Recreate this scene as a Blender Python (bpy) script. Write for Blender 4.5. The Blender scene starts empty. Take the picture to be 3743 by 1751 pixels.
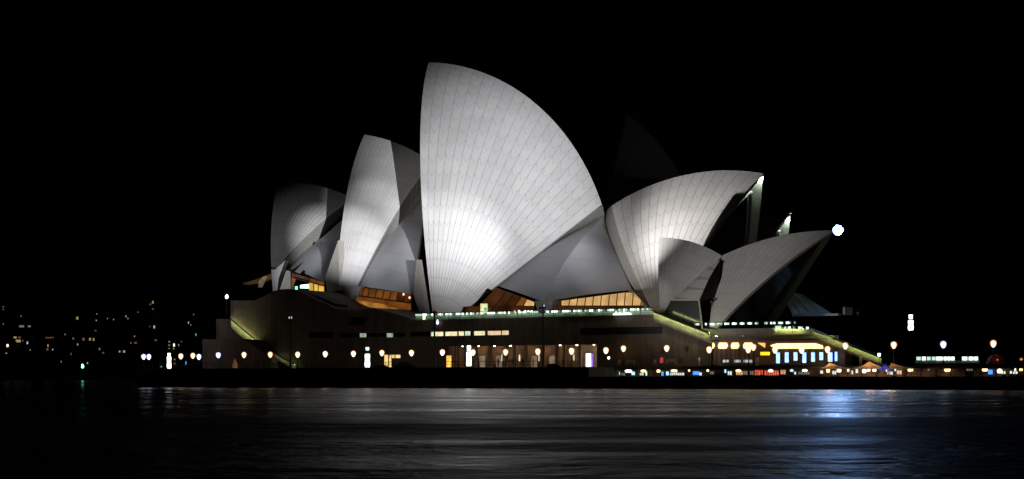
import bpy, math, random
from mathutils import Vector, Matrix
random.seed(7)
S = bpy.context.scene
COL = S.collection
# ------------------------------------------------------------------ camera, world, exposure
F_PX, CX, YH, H, D = 6237.0, 1871.5, 1382.0, 1.75, 295.0      # pixels of the 3743-wide photograph, metres
TH = math.radians(30.5)
U = Vector((math.cos(TH), -math.sin(TH), 0)); V = Vector((math.sin(TH), math.cos(TH), 0)); Z = Vector((0, 0, 1))
O = Vector((0, D, 0)); EYE = Vector((0, 0, H))
cam = bpy.data.cameras.new('camera'); cam.sensor_width = 36; cam.lens = 36 * F_PX / 3743
cam.shift_y = (YH - 875.5) / 3743; cam.clip_start = 0.5; cam.clip_end = 12000
co = bpy.data.objects.new('camera', cam); COL.objects.link(co)
co.location = EYE; co.rotation_euler = (math.pi / 2, 0, 0); S.camera = co
w = bpy.data.worlds.new('World'); S.world = w; w.use_nodes = True
bg = w.node_tree.nodes['Background']
bg.inputs[0].default_value = (0.5, 0.6, 0.9, 1); bg.inputs[1].default_value = 0.00025     # night sky
S.view_settings.view_transform = 'Standard'; S.view_settings.look = 'None'
S.view_settings.exposure = 0; S.view_settings.gamma = 1
S.render.engine = 'CYCLES'
S.cycles.use_denoising = True
S.cycles.sample_clamp_indirect = 6; S.cycles.max_bounces = 5; S.cycles.diffuse_bounces = 2; S.cycles.glossy_bounces = 3
S.cycles.transmission_bounces = 2; S.cycles.transparent_max_bounces = 4; S.cycles.caustics_reflective = False; S.cycles.caustics_refractive = False

# ------------------------------------------------------------------ frame of the building: s along the quay, t away from it, z up
def W(p): return O + p[0] * U + p[1] * V + p[2] * Z
def loc(p):
    q = p - O; return Vector((q.dot(U), q.dot(V), q.z))
def ray(px, py): return Vector(((px - CX) / F_PX, 1, -(py - YH) / F_PX))
def L(px, py, t):                       # where the sight line meets the upright plane at depth t
    d = ray(px, py); k = ((O + t * V - EYE).dot(V)) / d.dot(V); return loc(EYE + k * d)
def scale_at(px, t):
    d = ray(px, YH); k = ((O + t * V - EYE).dot(V)) / d.dot(V); return F_PX / k      # pixels per metre

# floodlights, by default on the quay right of the camera, plus added fill spots
def flood(aim, rad, energy, col, pos=(232, -212, 7), blend=1.0, size=0.25):
    a = W(aim); p = W(pos); d = a - p
    l = bpy.data.lights.new('floodlight', 'SPOT'); l.energy = energy; l.color = col
    l.spot_size = 2 * math.atan(rad / d.length); l.spot_blend = blend; l.shadow_soft_size = size
    o = bpy.data.objects.new('floodlight', l); COL.objects.link(o)
    o.location = p; o.rotation_euler = d.to_track_quat('-Z', 'Y').to_euler()
NEUT = (0.94, 0.95, 1.0)
M6 = 1e6
LEFT, NEARP, FARL, RIGHT = (60, -300, 8), (150, -270, 9), (-70, -300, 8), (300, -100, 9)
BLU = (0.90, 0.94, 1.0)
# tallest shell: a broad wash and a tight pool near the foot, both from the right
flood(L(1850, 610, 44), 27.5, 5.6 * M6, NEUT)
flood(L(1665, 970, 37), 13, 2.6 * M6, NEUT)
flood(L(1635, 875, 37), 12.5, 3.4 * M6, NEUT)
# second shell, with the hard shadow of the tallest one across it
flood(L(1370, 600, 48), 8, 0.45 * M6, NEUT)
flood(L(1365, 760, 45), 8.0, 3.0 * M6, NEUT)
flood(L(1265, 890, 38), 9.5, 8.0 * M6, NEUT)
# end shell and the side shells, from the left
flood(L(1060, 1000, 42), 24, 0.40 * M6, NEUT, (-130, -270, 8))
flood(L(1130, 990, 40), 7, 1.3 * M6, BLU, (-130, -270, 8))
flood(L(1410, 970, 36), 10.5, 1.8 * M6, BLU, LEFT)
flood(L(1530, 740, 44), 20, 0.75 * M6, (1, .97, .92), LEFT)  # added fill spot that lifts the shadow on the second shell
flood(L(2090, 950, 38), 14, 0.85 * M6, BLU, LEFT)
# right-hand shell: from the mast in front of it; the small pair gets a wash from the left
flood(L(2395, 1080, 37), 4.2, 0.55 * M6, (1, .97, .95), NEARP)  # added fill spot for the shaded foot, not from the mast
flood(L(2310, 840, 46), 16, 0.036 * M6, (1, .97, .95), tuple(L(1989, 1118, 6.5)))
flood(L(2600, 670, 54), 18, 0.150 * M6, (1, .97, .95), tuple(L(1983, 1116, 6.5)))
flood(L(2670, 1000, 26), 19, 1.35 * M6, (1, .95, .92), FARL)
flood(L(2380, 520, 121), 15, 0.034 * M6, (1, .97, .92), (232, -212, 9))

# ------------------------------------------------------------------ materials
def nodes(name):
    m = bpy.data.materials.new(name); m.use_nodes = True
    return m, m.node_tree, m.node_tree.nodes['Principled BSDF']
def mat(name, c, rough=0.6, var=0.25, scale=1.5, metal=0.0, spec=0.3):
    m, nt, b = nodes(name)
    b.inputs['Roughness'].default_value = rough; b.inputs['Metallic'].default_value = metal
    b.inputs['Specular IOR Level'].default_value = spec
    tc = nt.nodes.new('ShaderNodeTexCoord'); n = nt.nodes.new('ShaderNodeTexNoise')
    n.inputs['Scale'].default_value = scale; n.inputs['Detail'].default_value = 6
    nt.links.new(tc.outputs['Object'], n.inputs['Vector'])
    r = nt.nodes.new('ShaderNodeValToRGB')
    r.color_ramp.elements[0].position = .3; r.color_ramp.elements[1].position = .7
    r.color_ramp.elements[0].color = (*[x * (1 - var) for x in c], 1); r.color_ramp.elements[1].color = (*[min(1, x * (1 + var)) for x in c], 1)
    nt.links.new(n.outputs['Fac'], r.inputs['Fac']); nt.links.new(r.outputs['Color'], b.inputs['Base Color'])
    return m
def glow(name, c, s, var=0.0, scale=2.0):
    m, nt, b = nodes(name)
    b.inputs['Base Color'].default_value = (*[x * .06 for x in c], 1)
    b.inputs['Emission Color'].default_value = (*c, 1); b.inputs['Emission Strength'].default_value = s
    b.inputs['Roughness'].default_value = .4
    if var:
        tc = nt.nodes.new('ShaderNodeTexCoord'); n = nt.nodes.new('ShaderNodeTexNoise'); n.inputs['Scale'].default_value = scale; n.inputs['Detail'].default_value = 4
        nt.links.new(tc.outputs['Object'], n.inputs['Vector'])
        mr = nt.nodes.new('ShaderNodeMapRange'); mr.inputs['From Min'].default_value = .3; mr.inputs['From Max'].default_value = .7
        mr.inputs['To Min'].default_value = s * (1 - var); mr.inputs['To Max'].default_value = s * (1 + var)
        nt.links.new(n.outputs['Fac'], mr.inputs['Value']); nt.links.new(mr.outputs[0], b.inputs['Emission Strength'])
    return m
def math_node(nt, op, a, b=None, c=None):
    n = nt.nodes.new('ShaderNodeMath'); n.operation = op
    for i, x in enumerate((a, b, c)):
        if x is None: continue
        if isinstance(x, (int, float)): n.inputs[i].default_value = x
        else: nt.links.new(x, n.inputs[i])
    return n.outputs[0]
def tiles(name, lidlen=3.6, chev=0.55, dang=0.066, halfline=0.075, base=(0.71, 0.70, 0.68), const=None):
    """glazed tile lids: UV.x counts ribs, UV.y is metres along the rib"""
    m, nt, b = nodes(name)
    uv = nt.nodes.new('ShaderNodeUVMap'); sx = nt.nodes.new('ShaderNodeSeparateXYZ'); nt.links.new(uv.outputs[0], sx.inputs[0])
    u, v = sx.outputs[0], sx.outputs[1]
    fu = math_node(nt, 'FRACT', u)
    du = math_node(nt, 'ABSOLUTE', math_node(nt, 'SUBTRACT', fu, 0.5))                 # 0 mid rib, .5 at the joint
    width = math_node(nt, 'MULTIPLY_ADD', v, dang, 0.15)
    thr = math_node(nt, 'SUBTRACT', 0.5, math_node(nt, 'DIVIDE', halfline, width))
    joint = math_node(nt, 'GREATER_THAN', du, 0.5 - const if const else thr)
    vv = math_node(nt, 'ADD', math_node(nt, 'DIVIDE', v, lidlen), math_node(nt, 'MULTIPLY', math_node(nt, 'MULTIPLY', du, -2 * chev), math_node(nt, 'MINIMUM', math_node(nt, 'DIVIDE', width, 3.0), 1.0)))
    fv = math_node(nt, 'FRACT', vv)
    lid = math_node(nt, 'LESS_THAN', fv, 2 * halfline / lidlen * 1.0)
    wn = nt.nodes.new('ShaderNodeTexWhiteNoise'); wn.noise_dimensions = '2D'
    cx = nt.nodes.new('ShaderNodeCombineXYZ'); nt.links.new(math_node(nt, 'FLOOR', u), cx.inputs[0]); nt.links.new(math_node(nt, 'FLOOR', vv), cx.inputs[1])
    nt.links.new(cx.outputs[0], wn.inputs['Vector'])
    r = nt.nodes.new('ShaderNodeValToRGB')
    r.color_ramp.elements[0].color = (*[x * .94 for x in base], 1); r.color_ramp.elements[1].color = (*[x * 1.04 for x in base], 1)
    e = r.color_ramp.elements.new(.5); e.color = (base[0], base[1] * 1.0, base[2] * 1.025, 1)
    nt.links.new(wn.outputs['Value'], r.inputs['Fac'])
    line = math_node(nt, 'MAXIMUM', joint, math_node(nt, 'MULTIPLY', lid, 0.8))
    mx = nt.nodes.new('ShaderNodeMix'); mx.data_type = 'RGBA'
    nt.links.new(line, mx.inputs['Factor']); nt.links.new(r.outputs['Color'], mx.inputs['A']); mx.inputs['B'].default_value = (0.43, 0.385, 0.35, 1)
    n = nt.nodes.new('ShaderNodeTexNoise'); n.inputs['Scale'].default_value = .12; n.inputs['Detail'].default_value = 5
    tc = nt.nodes.new('ShaderNodeTexCoord'); nt.links.new(tc.outputs['Object'], n.inputs['Vector'])
    mr = nt.nodes.new('ShaderNodeMapRange'); mr.inputs['To Min'].default_value = .86; mr.inputs['To Max'].default_value = 1.1
    nt.links.new(n.outputs['Fac'], mr.inputs['Value'])
    m2 = nt.nodes.new('ShaderNodeVectorMath'); m2.operation = 'SCALE'
    nt.links.new(mx.outputs['Result'], m2.inputs[0]); nt.links.new(mr.outputs[0], m2.inputs['Scale'])
    nt.links.new(m2.outputs[0], b.inputs['Base Color'])
    b.inputs['Roughness'].default_value = .45; b.inputs['Specular IOR Level'].default_value = .25
    return m
def granite(name, c, panel=1.25):
    m, nt, b = nodes(name)
    tc = nt.nodes.new('ShaderNodeTexCoord'); sx = nt.nodes.new('ShaderNodeSeparateXYZ'); nt.links.new(tc.outputs['Object'], sx.inputs[0])
    fx = math_node(nt, 'FRACT', math_node(nt, 'DIVIDE', sx.outputs[0], panel)); ln = math_node(nt, 'LESS_THAN', fx, .06)
    wn = nt.nodes.new('ShaderNodeTexWhiteNoise'); wn.noise_dimensions = '1D'; nt.links.new(math_node(nt, 'FLOOR', math_node(nt, 'DIVIDE', sx.outputs[0], panel)), wn.inputs['W'])
    n = nt.nodes.new('ShaderNodeTexNoise'); n.inputs['Scale'].default_value = .5; n.inputs['Detail'].default_value = 8; nt.links.new(tc.outputs['Object'], n.inputs['Vector'])
    f = math_node(nt, 'ADD', math_node(nt, 'MULTIPLY', n.outputs['Fac'], .8), math_node(nt, 'MULTIPLY', wn.outputs['Value'], .25))
    f = math_node(nt, 'SUBTRACT', f, math_node(nt, 'MULTIPLY', ln, .45))
    r = nt.nodes.new('ShaderNodeValToRGB')
    r.color_ramp.elements[0].color = (*[x * .45 for x in c], 1); r.color_ramp.elements[1].color = (*[x * 1.25 for x in c], 1)
    r.color_ramp.elements[0].position = .1; r.color_ramp.elements[1].position = .9
    nt.links.new(f, r.inputs['Fac']); nt.links.new(r.outputs['Color'], b.inputs['Base Color'])
    b.inputs['Roughness'].default_value = .8; b.inputs['Specular IOR Level'].default_value = .2
    return m
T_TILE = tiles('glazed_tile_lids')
T_SIDE = tiles('side_shell_tiles_shaded', lidlen=7.0, chev=.5, dang=0.25, halfline=.05, base=(0.46, 0.46, 0.48), const=.02)  # same tile as the big shells, shading put into a darker base
T_SMALL = tiles('restaurant_tile_lids', lidlen=3.0, chev=.5, dang=0.066, halfline=.05, base=(0.62, 0.61, 0.6))
T_FOOT = mat('foot_tiles', (0.66, 0.655, 0.65), .5, .05, .5)
SLOPE = mat('blue_grey_roof_glass', (.10, .12, .14), .4, .3, .4)
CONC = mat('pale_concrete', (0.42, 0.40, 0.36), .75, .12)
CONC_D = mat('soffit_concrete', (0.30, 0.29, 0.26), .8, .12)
GRAN = granite('pink_granite_panels', (0.18, 0.133, 0.11))
STONE = mat('harbour_stone', (0.10, 0.09, 0.08), .9, .4, .8)
PAVE = mat('paving', (0.18, 0.16, 0.14), .8, .2, .6)
DARKM = mat('dark_metal', (0.03, 0.03, 0.032), .5, .1, 3, .4)
BRONZE = mat('bronze_frame', (0.10, 0.065, 0.035), .45, .2, 3, .5)
DGLASS = mat('dark_glass', (0.012, 0.013, 0.015), .12, .1, 1, 0, .5)
WOOD = mat('warm_timber', (0.35, 0.17, 0.07), .6, .3, 2)
def canvas(name, c):
    m = mat(name, c, .8, .1, 2); nt = m.node_tree; b = nt.nodes['Principled BSDF']; out = [n for n in nt.nodes if n.type == 'OUTPUT_MATERIAL'][0]
    tr = nt.nodes.new('ShaderNodeBsdfTranslucent'); tr.inputs['Color'].default_value = (*c, 1); mx = nt.nodes.new('ShaderNodeMixShader'); mx.inputs[0].default_value = .5
    nt.links.new(b.outputs[0], mx.inputs[1]); nt.links.new(tr.outputs[0], mx.inputs[2]); nt.links.new(mx.outputs[0], out.inputs['Surface']); return m
CANVAS = canvas('cream_canvas', (0.62, 0.50, 0.36))
BLUECAN = canvas('blue_canvas', (0.16, 0.18, 0.60))
RENDER_W = mat('pale_render', (0.55, 0.48, 0.44), .8, .1, 2)
BRICK = mat('reddish_render', (0.36, 0.22, 0.17), .8, .2, 2)
LEAF = mat('dark_leaves', (0.02, 0.035, 0.015), .8, .4, 8)
HILLM = mat('hillside_bush', (0.012, 0.015, 0.01), .9, .4, .02)
HOUSEM = mat('far_house_wall', (0.05, 0.045, 0.04), .9, .3, .3)
def halo_glass(name, c, s, clear=.55):
    """frosted lantern glass: part clear, part softly lit"""
    m, nt, b = nodes(name); b.inputs['Base Color'].default_value = (*[x * .2 for x in c], 1)
    b.inputs['Emission Color'].default_value = (*c, 1); b.inputs['Emission Strength'].default_value = s; b.inputs['Alpha'].default_value = 1 - clear
    return m
HALO_W = halo_glass('halo_globe_warm', (1.0, .55, .24), 1.0); HALO_C = halo_glass('halo_globe_cool', (.62, .66, 1.0), .9)
HALO_B = halo_glass('halo_lens_blue', (.22, .38, 1.0), .5, .70)
LAMP_W = glow('lamp_bulb_warm', (1.0, 0.80, 0.55), 9); LAMP_W2 = glow('lamp_bulb_amber', (1.0, 0.68, 0.36), 6.5); LAMP_W3 = glow('lamp_bulb_pale', (1.0, 0.88, 0.70), 12)
LAMP_C = glow('lamp_bulb_cool', (0.86, 0.90, 1.0), 9); LAMP_C2 = glow('lamp_bulb_blue_white', (0.80, 0.86, 1.0), 12)
PYLON = glow('pylon_lightbox', (0.93, 1.0, 0.95), 3.5)
E_WARM = glow('window_warm', (1.0, 0.66, 0.25), 1.0, .35, .8)
E_GOLD = glow('foyer_gold', (1.0, 0.60, 0.22), .62, .45, .35)
E_AMBER = glow('foyer_amber', (0.95, 0.30, 0.05), .13, .8, .35)
E_BROWN = glow('foyer_brown', (0.55, 0.17, 0.05), .07, .8, .3)
E_CREAM = glow('window_cream', (1.0, 0.86, 0.52), .95, .3, 1.2)
E_GREENW = glow('window_greenish', (0.80, 1.0, 0.66), .8, .35, 1.2)
E_PINKW = glow('window_pinkish', (1.0, 0.72, 0.45), .8, .25, 1.2)
E_RAIL = glow('handrail_light_white', (0.72, 1.0, 0.82), 2.0, .5, .9)
E_STRIP = glow('handrail_strip', (0.85, 1.0, 0.38), 42)
E_STRIPC = glow('panel_fill_strip', (0.70, 1.0, 0.72), 6, .6, .5)
E_BLUE = glow('blue_lit_window', (0.30, 0.52, 1.0), 2.4, .4, .8)
E_DEEPB = glow('deep_blue_screen', (0.06, 0.22, 1.0), 1.8, .5, 2)
E_YELL = glow('yellow_sign', (1.0, 0.78, 0.02), 1.5)
E_ORNG = glow('orange_light', (1.0, 0.42, 0.10), 3)
E_RED = glow('red_light', (1.0, 0.06, 0.03), 1.4, .5, 2)
E_SOFF = glow('soffit_yellow', (1.0, 0.80, 0.32), 2.4, .2, .4)
E_WHITE = glow('white_light', (1, 1, 0.95), 4)
E_TEAL = glow('teal_light', (0.1, 1.0, 0.62), 3)
E_CYAN = glow('cyan_light', (0.45, 0.85, 1.0), 2)
E_TIPW = glow('tip_lamp_white', (0.80, 1.0, 0.86), 170)
E_TIPB = glow('tip_lamp_blue', (0.27, 0.50, 1.0), 2100)

# ------------------------------------------------------------------ mesh builder (all coordinates are s,t,z of the building frame)
class MB:
    def __init__(s): s.v = []; s.f = []; s.m = []; s.uv = {}
    def add(s, vs, fs, mi=0, uvs=None):
        k = len(s.v); s.v += [Vector(p) for p in vs]
        for i, f in enumerate(fs):
            s.f.append([k + j for j in f]); s.m.append(mi)
            if uvs: s.uv[len(s.f) - 1] = [uvs[j] for j in f]
        return s
    def box(s, a, b, mi=0):
        x0, y0, z0 = [min(i, j) for i, j in zip(a, b)]; x1, y1, z1 = [max(i, j) for i, j in zip(a, b)]
        vs = [(x, y, z) for z in (z0, z1) for y in (y0, y1) for x in (x0, x1)]
        return s.add(vs, [(0, 2, 3, 1), (4, 5, 7, 6), (0, 1, 5, 4), (2, 6, 7, 3), (0, 4, 6, 2), (1, 3, 7, 5)], mi)
    def prism(s, poly, t0, t1, mi=0):                   # polygon of (s, z), pushed from t0 to t1
        n = len(poly)
        ar = sum(poly[i][0] * poly[(i + 1) % n][1] - poly[(i + 1) % n][0] * poly[i][1] for i in range(n))
        if ar < 0: poly = poly[::-1]
        vs = [(p[0], t0, p[1]) for p in poly] + [(p[0], t1, p[1]) for p in poly]
        fs = [list(range(n)), list(range(2 * n - 1, n - 1, -1))] + [(i, n + i, n + (i + 1) % n, (i + 1) % n) for i in range(n)]
        return s.add(vs, fs, mi)
    def tube(s, a, b, r, r2=None, n=8, mi=0):
        a, b = Vector(a), Vector(b); d = (b - a).normalized(); r2 = r if r2 is None else r2
        x = d.orthogonal().normalized(); y = d.cross(x)
        vs = [c + (x * math.cos(2 * math.pi * i / n) + y * math.sin(2 * math.pi * i / n)) * q for c, q in ((a, r), (b, r2)) for i in range(n)]
        return s.add(vs, [(i, (i + 1) % n, n + (i + 1) % n, n + i) for i in range(n)] + [list(range(n))[::-1], list(range(n, 2 * n))], mi)
    def path(s, pts, r, n=6, mi=0):
        for a, b in zip(pts, pts[1:]): s.tube(a, b, r, None, n, mi)
        return s
    def lathe(s, c, prof, n=14, mi=0):                  # prof: (radius, height)
        k = len(prof)
        vs = [(c[0] + r * math.cos(2 * math.pi * i / n), c[1] + r * math.sin(2 * math.pi * i / n), c[2] + h) for r, h in prof for i in range(n)]
        fs = [(j * n + i, j * n + (i + 1) % n, (j + 1) * n + (i + 1) % n, (j + 1) * n + i) for j in range(k - 1) for i in range(n)]
        fs += [list(range(n))[::-1], list(range((k - 1) * n, k * n))]
        return s.add(vs, fs, mi)
    def grid(s, rows, mi=0, uvs=None, thick=None, flip=False):
        """rows of points; thick = function(i,j)->offset vector makes a closed slab"""
        R, C = len(rows), len(rows[0]); vs = [p for r in rows for p in r]
        fs = [(i * C + j, i * C + j + 1, (i + 1) * C + j + 1, (i + 1) * C + j) for i in range(R - 1) for j in range(C - 1)]
        if flip: fs = [f[::-1] for f in fs]
        u = [q for r in uvs for q in r] if uvs else None
        s.add(vs, fs, mi, u)
        if thick:
            vi = [Vector(rows[i][j]) + thick(i, j) for i in range(R) for j in range(C)]
            s.add(vi, [f[::-1] for f in fs], mi + 1)
            ring = [(0, j) for j in range(C - 1)] + [(i, C - 1) for i in range(R - 1)] + [(R - 1, j) for j in range(C - 1, 0, -1)] + [(i, 0) for i in range(R - 1, 0, -1)]
            a = [rows[i][j] for i, j in ring]; b = [vi[i * C + j] for i, j in ring]; n = len(ring)
            rf = [(k, n + k, n + (k + 1) % n, (k + 1) % n) for k in range(n)]
            if flip: rf = [f[::-1] for f in rf]
            s.add(a + b, rf, mi + 1)
        return s
    def build(s, name, mats, parent=None, at=None, smooth=False):
        """one mesh object; its vertices sit relative to the thing's base point"""
        mats = mats if isinstance(mats, (list, tuple)) else [mats]
        o_ = BASE[root_of(parent)] if parent else Vector(at if at is not None else (0, 0, 0))
        me = bpy.data.meshes.new(name); me.from_pydata([tuple(p - o_) for p in s.v], [], s.f)
        for m in mats: me.materials.append(m)
        for p, mi in zip(me.polygons, s.m): p.material_index = min(mi, len(mats) - 1); p.use_smooth = smooth
        if s.uv:
            ul = me.uv_layers.new(name='UVMap')
            for p in me.polygons:
                q = s.uv.get(p.index)
                if q:
                    for li, c in zip(p.loop_indices, q): ul.data[li].uv = c
        me.update()
        o = bpy.data.objects.new(name, me); COL.objects.link(o)
        if parent: o.parent = parent
        else:
            o.location = W(o_); o.rotation_euler = (0, 0, -TH); BASE[o.name] = o_
        return o
BASE = {}
def root_of(o):
    while o.parent: o = o.parent
    return o.name
def tag(o, label, cat, group=None):
    o['label'] = label; o['category'] = cat
    if group: o['group'] = group
    return o
def thing(name, label, cat, at, group=None):
    o = bpy.data.objects.new(name, None); COL.objects.link(o); o.empty_display_size = .5
    o.location = W(at); o.rotation_euler = (0, 0, -TH); BASE[o.name] = Vector(at)
    return tag(o, label, cat, group)
def struct(o): o['kind'] = 'structure'; return o
def copy_tree(root, at, label=None, group=None):
    r = root.copy(); COL.objects.link(r); r.location = W(at); BASE[r.name] = Vector(at)
    if label: r['label'] = label
    if group: r['group'] = group
    for ch in list(root.children):
        c = ch.copy(); COL.objects.link(c); c.parent = r
        for g in ch.children:
            d = g.copy(); COL.objects.link(d); d.parent = c
    return r
def poly_px(pts, t): return [(q.x, q.z) for q in (L(x, y, t) for x, y in pts)]
ORD = ['first', 'second', 'third', 'fourth', 'fifth', 'sixth', 'seventh', 'eighth', 'ninth', 'tenth', 'eleventh', 'twelfth', 'thirteenth', 'fourteenth', 'fifteenth', 'sixteenth', 'seventeenth', 'eighteenth', 'nineteenth', 'twentieth']
ORD += ['twenty-' + x for x in ORD[:9]] + ['thirtieth'] + ['thirty-' + x for x in ORD[:9]] + ['fortieth'] + ['forty-' + x for x in ORD[:9]] + ['fiftieth'] + ['fifty-' + x for x in ORD[:9]]

# ------------------------------------------------------------------ water
def water():
    m, nt, b = nodes('harbour_water')
    b.inputs['Base Color'].default_value = (0.0012, 0.0018, 0.0022, 1); b.inputs['IOR'].default_value = 1.75
    b.inputs['Roughness'].default_value = .30
    tc = nt.nodes.new('ShaderNodeTexCoord')
    def noise(sc, stretch, detail, rot=0.0, rough=.55):
        mp = nt.nodes.new('ShaderNodeMapping'); mp.inputs['Scale'].default_value = stretch; mp.inputs['Rotation'].default_value = (0, 0, rot)
        nt.links.new(tc.outputs['Object'], mp.inputs['Vector'])
        n = nt.nodes.new('ShaderNodeTexNoise'); n.inputs['Scale'].default_value = sc; n.inputs['Detail'].default_value = detail; n.inputs['Roughness'].default_value = rough
        nt.links.new(mp.outputs[0], n.inputs['Vector']); return n.outputs['Fac']
    h1 = noise(.5, (.7, .7, 1), 3, .12); h2 = noise(1.7, (.8, .7, 1), 3, -.25)
    h = math_node(nt, 'ADD', math_node(nt, 'MULTIPLY', h1, 1.0), math_node(nt, 'MULTIPLY', h2, .55))
    # ruffled water off the quay, a calm slick across the cove, broken wind patches towards this shore
    slick = noise(.11, (.42, .9, 1), 5, .04, .65); edge = noise(.06, (.35, .5, 1), 4, .3)
    sy = nt.nodes.new('ShaderNodeSeparateXYZ'); nt.links.new(tc.outputs['Object'], sy.inputs[0])
    yy = math_node(nt, 'ADD', sy.outputs[1], math_node(nt, 'MULTIPLY', math_node(nt, 'SUBTRACT', edge, .5), 16.0))
    cr = nt.nodes.new('ShaderNodeValToRGB'); el = cr.color_ramp.elements
    el[0].position = 0; el[0].color = (.42,) * 3 + (1,); el[1].position = 1; el[1].color = (.17,) * 3 + (1,)
    for p, c in ((.180, .42), (.207, .56), (.226, .56), (.258, .29), (.5, .27), (.88, .26)):
        e = el.new(p); e.color = (c, c, c, 1)
    nt.links.new(math_node(nt, 'DIVIDE', yy, 300.0), cr.inputs['Fac'])
    pt = nt.nodes.new('ShaderNodeMapRange'); pt.inputs['From Min'].default_value = .40; pt.inputs['From Max'].default_value = .60
    pt.inputs['To Min'].default_value = 1.25; pt.inputs['To Max'].default_value = .75
    nt.links.new(slick, pt.inputs['Value'])
    st = math_node(nt, 'MULTIPLY', math_node(nt, 'SUBTRACT', pt.outputs[0], .55), 1.4)
    nt.links.new(math_node(nt, 'MULTIPLY', cr.outputs['Color'], pt.outputs[0]), b.inputs['Roughness'])
    bp = nt.nodes.new('ShaderNodeBump'); bp.inputs['Distance'].default_value = 1.0
    nt.links.new(st, bp.inputs['Strength']); nt.links.new(h, bp.inputs['Height'])
    nt.links.new(bp.outputs[0], b.inputs['Normal'])
    me = bpy.data.meshes.new('water')
    me.from_pydata([(-4000, -300, 0), (4000, -300, 0), (4000, 9000, 0), (-4000, 9000, 0)], [], [(0, 1, 2, 3)])
    me.materials.append(m); o = bpy.data.objects.new('water', me); COL.objects.link(o); o['kind'] = 'structure'
water()

# ------------------------------------------------------------------ quay: broadwalk, lower and upper concourse
S_L = L(508, 1382, 0).x; S_M = 15.0; S_R = 150.0
struct(MB().box((S_L, 0, -2), (S_M, 110, 3.6)).build('broadwalk', [STONE], at=(S_L, 0, 0)))
struct(MB().box((S_M, 0, -2), (S_R, 12.6, 0.9)).box((S_M, 0, 0.9), (S_R, 0.5, 1.98)).build('lower_concourse', [STONE], at=(S_M, 0, 0)))
struct(MB().box((S_M, 9.5, 3.2), (S_R, 13, 3.75)).box((S_M, 13, -2), (S_R, 110, 3.75)).build('upper_concourse', [STONE], at=(S_M, 9, 0)))

# ------------------------------------------------------------------ shells
class Sphere:
    def __init__(s, Fp, tF, Pp, Qp, tm, R):
        s.F = L(*Fp, tF); s.P = L(*Pp, tm); s.Q = L(*Qp, tm); s.R = R; s.tm = tm
        a = s.P - s.F; b = s.Q - s.F; n = a.cross(b); n2 = n.dot(n)
        cc = s.F + (a.dot(a) * b.cross(n) + b.dot(b) * n.cross(a)) / (2 * n2)
        h = math.sqrt(max(0, R * R - (cc - s.F).length_squared)); n = n / math.sqrt(n2)
        s.C = cc + h * n if n.y > 0 else cc - h * n
    def tangent(s, X):
        f = (s.F - s.C); d = X - s.C; d = d - f * (d.dot(f) / f.dot(f)); return d.normalized()
    def rib(s, fr, n, phi0):
        """points of one rib, from just above the pole to the ridge plane"""
        a = s.F - s.C; dP = s.tangent(s.P); dQ = s.tangent(s.Q)
        om = math.acos(max(-1, min(1, dP.dot(dQ)))); s.om = om
        d = (math.sin((1 - fr) * om) * dP + math.sin(fr * om) * dQ) / math.sin(om)
        lo, hi = 0.0, 1.9
        g = lambda p: (s.C + math.cos(p) * a + math.sin(p) * s.R * d).y - s.tm
        p = 0.0
        while g(p) < 0 and p < 1.9: p += .01
        lo, hi = p - .01, p
        for _ in range(40):
            q = (lo + hi) / 2
            if g(q) < 0: lo = q
            else: hi = q
        pts = []; uv = []
        for k in range(n + 1):
            ph = phi0 + (hi - phi0) * k / n
            pts.append(s.C + math.cos(ph) * a + math.sin(ph) * s.R * d); uv.append(ph * s.R)
        return pts, uv
    def hit(s, px, py, inset):
        d = W(L(px, py, 30)) - EYE; d.normalize()
        # ray vs sphere in world
        c = W(s.C); r = s.R - inset; oc = EYE - c; b = d.dot(oc); q = b * b - (oc.length_squared - r * r)
        k = -b - math.sqrt(max(q, 0)); return loc(EYE + k * d)
    def mir(s, p): return Vector((p.x, 2 * s.tm - p.y, p.z))
def roof_shell(sp, parent, nribs, material, thick=.9, nv=26, phi0=0.03, name='roof_shell'):
    mb = MB(); n = nribs * 2
    for side in (0, 1):
        rows, uvs = [], []
        for i in range(n + 1):
            p, vv = sp.rib(i / n, nv, phi0)
            if side: p = [sp.mir(q) for q in p]
            rows.append(p); uvs.append([(nribs * i / n + (0 if not side else 40), x) for x in vv])
        C = sp.C if not side else sp.mir(sp.C)
        def th(i, j, rows=rows, C=C):
            d = (C - rows[i][j]).normalized()
            k = thick * (.45 + .55 * min(1, (len(rows[i]) - 1 - j) / 6))
            # keep the crown of the two halves from crossing the ridge plane
            d = Vector((d.x, d.y * (0.0 if j == len(rows[i]) - 1 else 1), d.z)).normalized()
            return d * k
        mb.grid(rows, 0, uvs, th, flip=(side == 0))
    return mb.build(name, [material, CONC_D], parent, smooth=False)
def resample(pts, n):
    pts = [Vector(p) for p in pts]; ln = [0]
    for a, b in zip(pts, pts[1:]): ln.append(ln[-1] + (b - a).length)
    out = []
    for k in range(n):
        d = ln[-1] * k / (n - 1); i = 0
        while i < len(pts) - 2 and ln[i + 1] < d: i += 1
        f = (d - ln[i]) / max(1e-6, ln[i + 1] - ln[i]); out.append(pts[i].lerp(pts[i + 1], f))
    # light smoothing
    for _ in range(2):
        out = [out[0]] + [(out[i - 1] + 2 * out[i] + out[i + 1]) / 4 for i in range(1, n - 1)] + [out[-1]]
    return out
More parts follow.
